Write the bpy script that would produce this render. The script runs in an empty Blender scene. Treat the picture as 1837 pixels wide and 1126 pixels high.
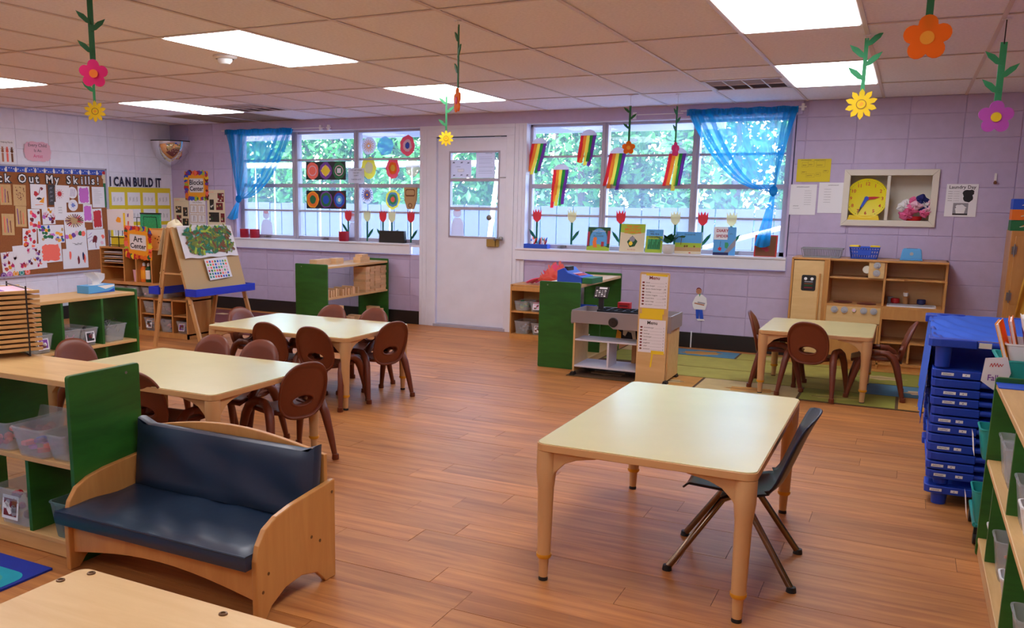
import bpy, math, random
from mathutils import Matrix, Vector
R = random.Random(7)
sc = bpy.context.scene
COL = sc.collection
PI = math.pi
# ---------------------------------------------------------------- camera
cd = bpy.data.cameras.new('camera'); cam = bpy.data.objects.new('camera', cd); COL.objects.link(cam)
cd.sensor_width = 36; cd.sensor_fit = 'HORIZONTAL'; cd.lens = 1573.56 * 36 / 1837
cd.shift_x = 0.06206; cd.shift_y = 0.03974; cd.clip_start = .05; cd.clip_end = 200
CAMROT = ((0.8868703, -0.0894687, 0.4532729), (0.4618843, 0.1480562, -0.8744954), (0.0111301, 0.9849237, 0.1726309))
cam.matrix_world = Matrix.Translation((0, 0, 1.381)) @ Matrix(CAMROT).to_4x4()
sc.camera = cam
# ---------------------------------------------------------------- sky, sun, exposure
w = bpy.data.worlds.new('world'); sc.world = w; w.use_nodes = True
nt = w.node_tree; bg = nt.nodes['Background']
sky = nt.nodes.new('ShaderNodeTexSky'); sky.sky_type = 'NISHITA'; sky.sun_disc = False
sky.sun_elevation = math.radians(52); sky.sun_rotation = math.radians(200)
nt.links.new(sky.outputs[0], bg.inputs[0]); bg.inputs[1].default_value = 2.6
sd = bpy.data.lights.new('sun', 'SUN'); so = bpy.data.objects.new('sun', sd); COL.objects.link(so)
sd.energy = 19; sd.angle = .01; sd.color = (1, .97, .9)
so.rotation_euler = (math.radians(38), 0, math.radians(-35)); so.location = (0, 20, 12)
PANEL_E = 11
sc.view_settings.view_transform = 'Standard'; sc.view_settings.look = 'None'
sc.view_settings.exposure = 0.0; sc.view_settings.gamma = 1.0; sc.view_settings.use_curve_mapping = False
sc.cycles.max_bounces = 10; sc.cycles.diffuse_bounces = 8; sc.cycles.transparent_max_bounces = 24
sc.cycles.transmission_bounces = 6; sc.cycles.caustics_reflective = False; sc.cycles.caustics_refractive = False
sc.cycles.sample_clamp_indirect = 6
# ---------------------------------------------------------------- materials
def lin(c):
    return tuple(((v/255)/12.92 if v/255 <= .04045 else ((v/255+.055)/1.055)**2.4) for v in c)
MT = {}
def mat(name, rgb, rough=.6, metal=0, noise=None, rand=0, bump=None, alpha=1, emit=0, coat=0, grain=None, trans=0, spec=.5):
    """noise=(scale, amount)  grain=(sx,sy,sz, dark rgb, fac)  bump=(scale,strength)"""
    m = bpy.data.materials.new(name); m.use_nodes = True; MT[name] = m
    n = m.node_tree.nodes; l = m.node_tree.links; b = n['Principled BSDF']
    c = lin(rgb) + (1,)
    b.inputs['Base Color'].default_value = c; b.inputs['Roughness'].default_value = rough
    b.inputs['Metallic'].default_value = metal; b.inputs['Alpha'].default_value = alpha
    b.inputs['Specular IOR Level'].default_value = spec
    b.inputs['Coat Weight'].default_value = coat; b.inputs['Coat Roughness'].default_value = .12
    if emit:
        b.inputs['Emission Color'].default_value = c; b.inputs['Emission Strength'].default_value = emit
    tc = n.new('ShaderNodeTexCoord'); vec = tc.outputs['Object']; out = None
    if rand or grain:
        oi = n.new('ShaderNodeObjectInfo')
        if grain:
            ad = n.new('ShaderNodeVectorMath'); ad.operation = 'ADD'; l.new(vec, ad.inputs[0])
            sv = n.new('ShaderNodeVectorMath'); sv.operation = 'SCALE'; sv.inputs[0].default_value = (37, 19, 53)
            l.new(oi.outputs['Random'], sv.inputs['Scale']); l.new(sv.outputs[0], ad.inputs[1]); vec = ad.outputs[0]
    if grain:
        mp = n.new('ShaderNodeMapping'); mp.inputs['Scale'].default_value = grain[:3]; l.new(vec, mp.inputs[0])
        nz = n.new('ShaderNodeTexNoise'); nz.inputs['Scale'].default_value = 1; nz.inputs['Detail'].default_value = 6
        nz.inputs['Roughness'].default_value = .62; nz.inputs['Distortion'].default_value = .6; l.new(mp.outputs[0], nz.inputs[0])
        rp = n.new('ShaderNodeMapRange'); rp.inputs[1].default_value = .35; rp.inputs[2].default_value = .68
        l.new(nz.outputs[0], rp.inputs[0]); rp.inputs[4].default_value = grain[4]
        mx = n.new('ShaderNodeMix'); mx.data_type = 'RGBA'; l.new(rp.outputs[0], mx.inputs[0])
        mx.inputs[6].default_value = c; mx.inputs[7].default_value = lin(grain[3]) + (1,); out = mx.outputs[2]
    if noise:
        nz = n.new('ShaderNodeTexNoise'); nz.inputs['Scale'].default_value = noise[0]; nz.inputs['Detail'].default_value = 5
        l.new(tc.outputs['Object'], nz.inputs[0])
        rp = n.new('ShaderNodeMapRange'); rp.inputs[1].default_value = .3; rp.inputs[2].default_value = .7
        rp.inputs[3].default_value = 1 - noise[1]; rp.inputs[4].default_value = 1 + noise[1]*.5; l.new(nz.outputs[0], rp.inputs[0])
        mm = n.new('ShaderNodeVectorMath'); mm.operation = 'SCALE'; l.new(rp.outputs[0], mm.inputs['Scale'])
        if out: l.new(out, mm.inputs[0])
        else: mm.inputs[0].default_value = c[:3]
        out = mm.outputs[0]
    if rand:
        rp = n.new('ShaderNodeMapRange'); rp.inputs[3].default_value = 1 - rand; rp.inputs[4].default_value = 1 + rand*.6
        l.new(oi.outputs['Random'], rp.inputs[0])
        mm = n.new('ShaderNodeVectorMath'); mm.operation = 'SCALE'; l.new(rp.outputs[0], mm.inputs['Scale'])
        if out: l.new(out, mm.inputs[0])
        else: mm.inputs[0].default_value = c[:3]
        out = mm.outputs[0]
    if out: l.new(out, b.inputs['Base Color'])
    if bump:
        nz = n.new('ShaderNodeTexNoise'); nz.inputs['Scale'].default_value = bump[0]; nz.inputs['Detail'].default_value = 4
        l.new(tc.outputs['Object'], nz.inputs[0])
        bp = n.new('ShaderNodeBump'); bp.inputs['Strength'].default_value = bump[1]; bp.inputs['Distance'].default_value = .004
        l.new(nz.outputs[0], bp.inputs['Height']); l.new(bp.outputs[0], b.inputs['Normal'])
    if trans:   # thin cloth or paper that lets light through
        tr = n.new('ShaderNodeBsdfTranslucent'); tr.inputs[0].default_value = c
        ms = n.new('ShaderNodeMixShader'); ms.inputs[0].default_value = trans
        l.new(b.outputs[0], ms.inputs[1]); l.new(tr.outputs[0], ms.inputs[2]); last = ms.outputs[0]
        if alpha < 1:
            tp = n.new('ShaderNodeBsdfTransparent'); m2 = n.new('ShaderNodeMixShader'); m2.inputs[0].default_value = alpha
            b.inputs['Alpha'].default_value = 1
            l.new(tp.outputs[0], m2.inputs[1]); l.new(last, m2.inputs[2]); last = m2.outputs[0]
        l.new(last, n['Material Output'].inputs[0])
    return m
def glass(name, tint=(1, 1, 1), refl=.08, glow_haze=0):
    m = bpy.data.materials.new(name); m.use_nodes = True; MT[name] = m
    n = m.node_tree.nodes; l = m.node_tree.links; n.remove(n['Principled BSDF'])
    t = n.new('ShaderNodeBsdfTransparent'); t.inputs[0].default_value = tint + (1,)
    g = n.new('ShaderNodeBsdfGlossy'); g.inputs['Roughness'].default_value = .02
    f = n.new('ShaderNodeFresnel'); f.inputs[0].default_value = 1.45
    ge = n.new('ShaderNodeNewGeometry'); iv = n.new('ShaderNodeMath'); iv.operation = 'SUBTRACT'; iv.inputs[0].default_value = 1; l.new(ge.outputs['Backfacing'], iv.inputs[1])
    fm = n.new('ShaderNodeMath'); fm.operation = 'MULTIPLY'; l.new(f.outputs[0], fm.inputs[0]); l.new(iv.outputs[0], fm.inputs[1])
    x = n.new('ShaderNodeMixShader'); l.new(fm.outputs[0], x.inputs[0]); l.new(t.outputs[0], x.inputs[1]); l.new(g.outputs[0], x.inputs[2])
    out = x.outputs[0]
    if glow_haze:
        d = n.new('ShaderNodeBsdfTranslucent'); d.inputs[0].default_value = (.8, .87, 1, 1)
        y = n.new('ShaderNodeMixShader'); y.inputs[0].default_value = glow_haze; l.new(out, y.inputs[1]); l.new(d.outputs[0], y.inputs[2]); out = y.outputs[0]
    l.new(out, n['Material Output'].inputs[0])
# ---------------------------------------------------------------- mesh builder
def rot2(x, y, a): return (x*math.cos(a)-y*math.sin(a), x*math.sin(a)+y*math.cos(a))
class MB:
    def __init__(s, frame=None): s.v = []; s.f = []; s.m = []; s.ms = []; s.fr = frame
    def mi(s, m):
        if m not in s.ms: s.ms.append(m)
        return s.ms.index(m)
    def pt(s, p):
        if s.fr:
            o, u, v, n = s.fr; p = tuple(o[i]+u[i]*p[0]+v[i]*p[1]+n[i]*p[2] for i in range(3))
        s.v.append(tuple(p)); return len(s.v)-1
    def add(s, vs, fs, m):
        b = len(s.v)
        for p in vs: s.pt(p)
        k = s.mi(m)
        for f in fs: s.f.append(tuple(b+i for i in f)); s.m.append(k)
    def box(s, x0, y0, z0, x1, y1, z1, m, rz=0, c=None):
        vs = [(x, y, z) for z in (z0, z1) for x, y in ((x0, y0), (x1, y0), (x1, y1), (x0, y1))]
        if rz:
            cx, cy = c or ((x0+x1)/2, (y0+y1)/2)
            vs = [(cx+rot2(x-cx, y-cy, rz)[0], cy+rot2(x-cx, y-cy, rz)[1], z) for x, y, z in vs]
        s.add(vs, [(0, 3, 2, 1), (4, 5, 6, 7), (0, 1, 5, 4), (1, 2, 6, 5), (2, 3, 7, 6), (3, 0, 4, 7)], m); return s
    def prism(s, pts, ax, a, b, m):
        n = len(pts); f = {'z': lambda p, h: (p[0], p[1], h), 'y': lambda p, h: (p[0], h, p[1]), 'x': lambda p, h: (h, p[0], p[1])}[ax]
        s.add([f(p, a) for p in pts]+[f(p, b) for p in pts],
              [tuple(range(n))[::-1], tuple(range(n, 2*n))]+[(i, (i+1) % n, n+(i+1) % n, n+i) for i in range(n)], m); return s
    def tube(s, pts, r, m, n=8, flat=1, cap=True, up=(0, 0, 1)):
        P = [Vector(p) for p in pts]; k = len(P); rr = r if isinstance(r, (list, tuple)) else [r]*k
        b = len(s.v); up = Vector(up)
        for i, p in enumerate(P):
            d = (P[min(i+1, k-1)]-P[max(i-1, 0)]).normalized()
            a = d.cross(up)
            if a.length < .05: a = d.cross(Vector((1, .1, 0)))
            a.normalize(); c = a.cross(d).normalized()
            for j in range(n):
                t = 2*PI*j/n; q = p+a*math.cos(t)*rr[i]*flat+c*math.sin(t)*rr[i]; s.pt(q)
        mi = s.mi(m)
        for i in range(k-1):
            for j in range(n):
                s.f.append((b+i*n+j, b+i*n+(j+1) % n, b+(i+1)*n+(j+1) % n, b+(i+1)*n+j)); s.m.append(mi)
        if cap:
            s.f.append(tuple(b+j for j in range(n))[::-1]); s.m.append(mi)
            s.f.append(tuple(b+(k-1)*n+j for j in range(n))); s.m.append(mi)
        return s
    def cyl(s, p, q, r, m, r2=None, n=14): return s.tube([p, q], [r, r if r2 is None else r2], m, n)
    def lathe(s, prof, m, n=20, c=(0, 0, 0), a0=0, a1=2*PI):
        b = len(s.v); full = abs(a1-a0-2*PI) < 1e-6; nn = n if full else n+1
        for r, z in prof:
            for j in range(nn):
                t = a0+(a1-a0)*j/n; s.pt((c[0]+r*math.cos(t), c[1]+r*math.sin(t), c[2]+z))
        mi = s.mi(m)
        for i in range(len(prof)-1):
            for j in range(n):
                jj = (j+1) % nn; s.f.append((b+i*nn+j, b+i*nn+jj, b+(i+1)*nn+jj, b+(i+1)*nn+j)); s.m.append(mi)
        return s
    def grid(s, fn, nu, nv, m, closeu=False):
        b = len(s.v); nn = nu if closeu else nu+1
        for j in range(nv+1):
            for i in range(nn): s.pt(fn(i/nu, j/nv))
        mi = s.mi(m)
        for j in range(nv):
            for i in range(nu):
                ii = (i+1) % nn; s.f.append((b+j*nn+i, b+j*nn+ii, b+(j+1)*nn+ii, b+(j+1)*nn+i)); s.m.append(mi)
        return s
    # flat print and cut paper, in the frame's own plane
    def rect(s, x0, y0, x1, y1, m, z=0, a=0, t=0):
        cx, cy = (x0+x1)/2, (y0+y1)/2; q = []
        for x, y in ((x0, y0), (x1, y0), (x1, y1), (x0, y1)):
            dx, dy = rot2(x-cx, y-cy, a); q.append((cx+dx, cy+dy))
        return s.poly(q, m, z, t)
    def poly(s, pts, m, z=0, t=0):
        if t: return s.prism(pts, 'z', z-t, z, m)
        s.add([(x, y, z) for x, y in pts], [tuple(range(len(pts)))], m); return s
    def disc(s, x, y, r, m, z=0, n=18, t=0, ry=None):
        return s.poly([(x+r*math.cos(2*PI*i/n), y+(ry or r)*math.sin(2*PI*i/n)) for i in range(n)], m, z, t)
    def ring(s, x, y, r0, r1, m, z=0, n=24):
        for i in range(n):
            a, b = 2*PI*i/n, 2*PI*(i+1)/n
            s.add([(x+r*math.cos(t), y+r*math.sin(t), z) for r, t in ((r0, a), (r1, a), (r1, b), (r0, b))], [(0, 1, 2, 3)], m)
        return s
    def blob(s, x, y, r, m, z=0, n=11, jag=.25, rng=R, ry=None):
        return s.poly([(x+r*k*math.cos(2*PI*i/n), y+(ry or r)*k*math.sin(2*PI*i/n)) for i in range(n) for k in [1+rng.uniform(-jag, jag)]], m, z)
    def line(s, x0, y0, x1, y1, w, m, z=0):
        dx, dy = x1-x0, y1-y0; L = math.hypot(dx, dy) or 1; a, b = -dy/L*w/2, dx/L*w/2
        return s.poly([(x0+a, y0+b), (x0-a, y0-b), (x1-a, y1-b), (x1+a, y1+b)], m, z)
    def scrawl(s, x, y, w, h, m, z=0, t=None):      # a word too small to read
        n = max(2, int(w/(h*.7))); t = t or h*.16; px, py = x, y
        for i in range(1, n*2):
            qx = x+w*i/(n*2); qy = y+(h*.7 if i % 2 else 0)+R.uniform(0, h*.25); s.line(px, py, qx, qy, t, m, z); px, py = qx, qy
        return s
    def text(s, str_, x, y, size, m, z=0, bold=0, al='CENTER', a=0, ext=0, sx=1):
        cu = bpy.data.curves.new('t', 'FONT'); cu.body = str_; cu.size = size; cu.align_x = al; cu.offset = bold; cu.extrude = ext; cu.resolution_u = 2
        ob = bpy.data.objects.new('t', cu); me = bpy.data.meshes.new_from_object(ob)
        vs = [rot2(v.co.x*sx, v.co.y, a)+(v.co.z,) for v in me.vertices]
        s.add([(x+p[0], y+p[1], z+p[2]) for p in vs], [tuple(f.vertices) for f in me.polygons], m)
        bpy.data.meshes.remove(me); bpy.data.objects.remove(ob); bpy.data.curves.remove(cu); return s
    def build(s, name, parent=None, smooth=None, bevel=0, loc=None, rz=0, **tags):
        me = bpy.data.meshes.new(name); me.from_pydata(s.v, [], s.f); me.update()
        for m in s.ms: me.materials.append(MT[m])
        me.polygons.foreach_set('material_index', s.m)
        if smooth is not None:
            me.polygons.foreach_set('use_smooth', [True]*len(s.f)); me.set_sharp_from_angle(angle=math.radians(smooth))
        o = bpy.data.objects.new(name, me); COL.objects.link(o)
        if bevel:
            b = o.modifiers.new('bevel', 'BEVEL'); b.width = bevel; b.segments = 2; b.limit_method = 'ANGLE'; b.angle_limit = math.radians(40)
        if parent: o.parent = parent
        if loc: o.location = loc
        if rz: o.rotation_euler[2] = rz
        for k, v in tags.items():
            if v is not None: o[k] = v
        return o
def thing(name, label, category, loc=(0, 0, 0), rz=0, group=None):
    o = bpy.data.objects.new(name, None); COL.objects.link(o); o.location = loc; o.rotation_euler[2] = rz
    o.empty_display_size = .05; o['label'] = label; o['category'] = category
    if group: o['group'] = group
    return o
KIDS = {}
def dup(root, loc, rz=0, label=None, group=None):
    def cp(o, par):
        c = o.copy(); COL.objects.link(c)
        if par: c.parent = par
        for k in [q for q in bpy.data.objects if q.parent == o]: cp(k, c)
        return c
    c = cp(root, None); c.location = loc; c.rotation_euler[2] = rz
    if label: c['label'] = label
    if group: c['group'] = group
    return c
def rrect(x0, y0, x1, y1, r, n=5):
    out = []
    for cx, cy, a in ((x1-r, y1-r, 0), (x0+r, y1-r, 90), (x0+r, y0+r, 180), (x1-r, y0+r, 270)):
        for i in range(n+1):
            t = math.radians(a+90*i/n); out.append((cx+r*math.cos(t), cy+r*math.sin(t)))
    return out
FAR = lambda x, z, d=.0: ((x, 8.592-d, z), (1, 0, 0), (0, 0, 1), (0, -1, 0))       # a sheet on the window wall
LEFT = lambda y, z, d=.0: ((-8.504+d, y, z), (0, 1, 0), (0, 0, 1), (1, 0, 0))      # a sheet on the left wall
PANE = lambda x, z, d=.0: ((x, 8.70-d, z), (1, 0, 0), (0, 0, 1), (0, -1, 0))       # a sheet on the window glass
# ---------------------------------------------------------------- palette
mat('plank', (204, 138, 76), .44, grain=(1.6, 22, 8, (158, 92, 46), .85), rand=.16, noise=(2.5, .12), spec=.4)
mat('plank_joint', (92, 56, 34), .8)
mat('lilac_block', (194, 180, 212), .55, noise=(14, .05), bump=(60, .25), rand=.035)
mat('lilac_mortar', (190, 176, 208), .8)
mat('cream_block', (238, 238, 250), .55, noise=(12, .04), bump=(60, .25), rand=.03)
mat('cream_mortar', (226, 226, 236), .8)
mat('tile', (248, 246, 250), .95, noise=(60, .08), rand=.03, bump=(220, .35))
mat('tile_stained', (150, 118, 88), .95, noise=(20, .25))
mat('tbar', (222, 208, 198), .5)
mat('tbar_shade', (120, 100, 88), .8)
mat('panel_light', (243, 245, 252), .5, emit=PANEL_E)
mat('white_paint', (228, 228, 238), .4, noise=(6, .04))
mat('door_paint', (228, 228, 240), .4, noise=(5, .05))
mat('alu', (176, 170, 184), .45, metal=.1)
mat('black_vinyl', (34, 28, 27), .45)
mat('ivory', (222, 216, 200), .5)
mat('niche_inside', (226, 220, 212), .8)
glass('window_glass', (.96, .98, 1), glow_haze=.10)  # bluish glow of the overexposed windows is mixed into the glass itself
glass('clear_acrylic', (.86, .9, .9))
mat('white', (240, 240, 240), .6); mat('paper', (238, 238, 242), .8); mat('paper_thin', (235, 236, 245), .8, trans=.35)
mat('cream_paper', (228, 216, 182), .8); mat('black', (22, 21, 24), .5); mat('ink', (60, 58, 66), .8); mat('grey_ink', (150, 148, 156), .8)
mat('metal', (150, 148, 146), .3, metal=.9); mat('dark_metal', (60, 56, 54), .4, metal=.6); mat('brass', (190, 160, 90), .35, metal=.8)
mat('red', (200, 34, 40), .55); mat('orange', (240, 120, 30), .55); mat('yellow', (246, 214, 40), .55); mat('leaf', (30, 110, 62), .6)
mat('leaf_light', (70, 180, 120), .6, trans=.3); mat('leaf_dark', (18, 78, 34), .6); mat('blue', (30, 80, 200), .5); mat('purple', (120, 60, 160), .6)
mat('pink', (226, 50, 120), .6); mat('lilac_pink', (206, 110, 206), .6); mat('sky', (90, 170, 230), .6); mat('brown', (120, 70, 36), .7)
mat('lightpink', (236, 190, 208), .8); mat('coral', (255, 118, 100), .7); mat('teal', (40, 150, 140), .6); mat('maroon', (120, 30, 40), .7)
mat('navy', (24, 34, 90), .6); mat('tan', (196, 160, 110), .7); mat('skin', (190, 130, 100), .7); mat('lime', (170, 200, 60), .7)
mat('gold', (250, 170, 30), .6)
# ---------------------------------------------------------------- floor
FX0, FX1, FY0, FY1 = -8.51, 2.4, -2.6, 8.6
fl = MB().box(FX0-.2, FY0-.2, -.12, FX1+.2, FY1+.2, -.004, 'plank_joint').build('floor', kind='structure')
pm = MB().box(0, 0, -.012, 1.216, .1495, 0, 'plank').build('plank', fl); pme = pm.data; bpy.data.objects.remove(pm)
pl = []
rw = 0; y = FY0
while y < FY1:
    x = FX0 - R.uniform(0, 1.2)
    while x < FX1: pl.append((x, y)); x += 1.218
    y += .1505
def seen(x, y):       # how near the photograph's viewpoint, for what it can show
    d = -.453*x+.874*y; s_ = .887*x+.462*y
    return d > 1.2 and -.66*d < s_ < .78*d
pl.sort(key=lambda p: (not seen(p[0]+.6, p[1]), p[0]**2+p[1]**2))
rest = MB()
for i, (x, y) in enumerate(pl):
    if i < 300:
        o = bpy.data.objects.new('plank', pme); COL.objects.link(o); o.parent = fl; o.location = (x, y, R.uniform(-.0006, .0006))
    else: rest.box(x, y, -.012, x+1.216, y+.1495, 0, 'plank')
rest.build('planks', fl, kind='stuff')
# ---------------------------------------------------------------- ceiling: 2 x 4 ft tiles on a T grid
GX, GY, TX, TY = -2.122, 2.707, .6096, 1.219
ce = MB().box(FX0-.2, FY0-.2, 2.36, FX1+.2, FY1+.2, 2.44, 'tbar_shade').build('ceiling', kind='structure')
lights = [(c, r) for c in (-8, -3, 2) for r in (-1, 1, 3)] + [(c, r) for c in (-3, 2) for r in (-3,)]  # rearmost rows are unseen: repeated from the pattern, added for lighting
vents = {(1, 3), (-7, 3)}
tm = MB().box(0, 0, 0, TX-.014, TY-.014, .012, 'tile').build('ceiling_tile', ce, bevel=.003); tme = tm.data; bpy.data.objects.remove(tm)
hm = MB().box(0, 0, 0, TX-.014, TY/2-.014, .012, 'tile').data if False else None
for c in range(-11, 8):
    for r in range(-5, 5):
        x0, y0 = GX+c*TX, GY+r*TY
        xa, xb, ya, yb = max(x0, FX0), min(x0+TX, FX1), max(y0, FY0), min(y0+TY, FY1)
        if xb-xa < .05 or yb-ya < .05 or (c, r) in lights: continue
        if (c, r) in vents: yb = y0+TY/2
        if xb-xa > TX-.001 and yb-ya > TY-.001:
            o = bpy.data.objects.new('ceiling_tile', tme); COL.objects.link(o); o.parent = ce
            o.location = (x0+.007, y0+.007, 2.293+R.uniform(0, .001))
        else:
            stain = r == 4 and c in (-9, -8)
            MB().box(xa+.007, ya+.007, 2.293, xb-.007, yb-.007, 2.305, 'tile_stained' if stain else 'tile').build('ceiling_tile', ce)
for c in range(-10, 8):
    x = GX+c*TX
    if x < FX1: MB().box(x-.011, FY0, 2.2875, x+.011, FY1, 2.2915, 'tbar').box(x-.002, FY0, 2.2915, x+.002, FY1, 2.33, 'tbar').build('ceiling_rail', ce)
for r in range(-4, 5):
    y = GY+r*TY; MB().box(FX0, y-.011, 2.2878, FX1, y+.011, 2.2912, 'tbar').build('ceiling_rail', ce)
for (c, r) in vents:
    y = GY+r*TY+TY/2; MB().box(GX+c*TX, y-.011, 2.288, GX+c*TX+TX, y+.011, 2.291, 'tbar').build('ceiling_rail', ce)
where = {(-8, -1): 'troffer ceiling light at far left nearest the camera', (-8, 1): 'white troffer light panel cut by left edge of photo', (-8, 3): 'white troffer light panel above the corner mirror',
 (-3, -1): 'white troffer light in the middle column behind the camera', (-3, 1): 'large white troffer light panel beside the smoke detector', (-3, 3): 'white troffer light panel above the white door',
 (2, -1): 'white troffer light in the right column above the camera', (2, 1): 'brightest white troffer light at top edge right of centre', (2, 3): 'white troffer light panel beside the right ceiling vent',
 (-3, -3): 'rearmost unseen white troffer light added for lighting in the middle column', (2, -3): 'rearmost unseen white troffer light added for lighting in the right column'}
for (c, r) in lights:
    x0, y0 = GX+c*TX, GY+r*TY
    t = thing('ceiling_light', where[(c, r)], 'ceiling light', (x0+TX/2, y0+TY/2, 2.29), 0, 'ceiling light panels')
    a, b = TX/2-.012, TY/2-.012
    f = MB()
    for s in (-1, 1):
        f.box(s*a-.012, -b, .0, s*a+.012, b, .05, 'white'); f.box(-a, s*b-.012, 0, a, s*b+.012, .05, 'white')
    f.build('frame', t)
    MB().box(-a+.012, -b+.012, -.006, a-.012, b-.012, .010, 'panel_light').build('diffuser', t)
for (c, r), lb in (((1, 3), 'square ceiling air vent beside the right window curtain'), ((-7, 3), 'square ceiling air vent above the left window')):
    t = thing('ceiling_vent', lb, 'vent', (GX+c*TX+TX/2, GY+r*TY+TY*.75, 2.288), 0, 'ceiling air vents')
    MB().box(-.29, -.29, .03, .29, .29, .034, 'black').build('backing', t)
    f = MB()
    for s in (-1, 1): f.box(s*.282-.015, -.297, 0, s*.282+.015, .297, .03, 'tbar'); f.box(-.297, s*.282-.015, 0, .297, s*.282+.015, .03, 'tbar')
    for q in (-.14, 0, .14): f.box(q-.005, -.28, -.001, q+.005, .28, .02, 'tbar')
    f.box(-.28, -.006, -.001, .28, .006, .02, 'tbar'); f.build('frame', t)
    for k in range(22):
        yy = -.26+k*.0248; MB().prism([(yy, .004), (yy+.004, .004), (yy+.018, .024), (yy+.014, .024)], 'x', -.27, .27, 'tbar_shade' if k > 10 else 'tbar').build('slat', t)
t = thing('smoke_detector', 'round white smoke detector on the ceiling', 'smoke detector', (-4.045, 4.60, 2.293))
MB().lathe([(0, 0), (.075, 0), (.078, -.012), (.06, -.02)], 'white').build('base', t, smooth=40)
MB().lathe([(.048, -.018), (.046, -.036), (.03, -.052), (0, -.054)], 'white').build('cover', t, smooth=40)
# ---------------------------------------------------------------- walls
BW, BH = .4064, .2032
def blocks(parent, spans, z0, x_off, mk, lo, hi, openings, name='block'):
    pass
holes = [(-7.50, -4.83, .78, 2.17), (-4.83, -3.57, 0, 2.21), (-3.57, -.975, .78, 2.17), (-.50, .15, 1.235, 1.66)]
def cut(rects, holes):
    for h in holes:
        out = []
        for (a, b, c, d) in rects:
            if h[0] >= b or h[1] <= a or h[2] >= d or h[3] <= c: out.append((a, b, c, d)); continue
            if a < h[0]: out.append((a, h[0], c, d))
            if b > h[1]: out.append((h[1], b, c, d))
            x0, x1 = max(a, h[0]), min(b, h[1])
            if c < h[2]: out.append((x0, x1, c, h[2]))
            if d > h[3]: out.append((x0, x1, h[3], d))
        rects = out
    return [r for r in rects if r[1]-r[0] > .004 and r[3]-r[2] > .004]
holes[1] = (-4.83, -3.57, 0, 2.19)
wf = MB()
for a, b, c, d in cut([(FX0-.2, FX1+.2, -.1, 2.36)], holes): wf.box(a, 8.602, c, b, 8.80, d, 'lilac_mortar')
wf = wf.build('wall_far', kind='structure')
band = (-7.56, -.90, 2.17, 2.295)
for k in range(-20, 8):
    for j in range(-6, 6):
        x0, z0 = -.485+k*BW, 1.13+j*BH
        r0 = (max(x0, FX0), min(x0+BW, FX1), max(z0, 0), min(z0+BH, 2.295))
        if r0[1]-r0[0] < .02 or r0[3]-r0[2] < .01: continue
        for a, b, c, d in cut([r0], holes + [band]):
            g = .003
            if b-a > .015 and d-c > .012: MB().box(a+g, 8.596+R.uniform(0, .0012), c+g, b-g, 8.612, d-g, 'lilac_block').build('block', wf, bevel=.003)
MB().box(-7.58, 8.575, 2.175, -.93, 8.63, 2.292, 'lilac_block').build('trim_1', kind='structure')
wl = MB().box(FX0-.2, FY0-.2, -.1, FX0-.006, 8.8, 2.36, 'cream_mortar').build('wall_left', kind='structure')
for k in range(-9, 6):
    for j in range(-11, 2):
        y0, z0 = 6.365+k*BW, 2.08+j*BH
        a, b, c, d = max(y0, 3), min(y0+BW, 8.6), max(z0, 0), min(z0+BH, 2.295)
        if b-a > .02 and d-c > .02: MB().box(FX0-.016, a+.003, c+.003, FX0-R.uniform(0, .0012), b-.003, d-.003, 'cream_block').build('block', wl, bevel=.003)
MB().box(FX1, FY0-.2, -.1, FX1+.2, 8.8, 2.36, 'lilac_block').build('wall_right', kind='structure')
MB().box(FX0-.2, FY0-.2, -.1, FX1+.2, FY0, 2.36, 'cream_block').build('wall_back', kind='structure')
MB().box(FX0+.01, 8.582, 0, -4.83, 8.602, .148, 'black_vinyl').box(-3.57, 8.582, 0, FX1, 8.602, .148, 'black_vinyl').build('baseboard_far', kind='structure', bevel=.003)
MB().box(FX0, FY0, 0, FX0+.012, 8.58, .148, 'black_vinyl').build('baseboard_left', kind='structure')
# conduit running down into the baseboard
MB().cyl((-1.79, 8.578, .0), (-1.79, 8.578, .16), .006, 'white', n=8).build('trim_2', kind='structure')
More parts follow.
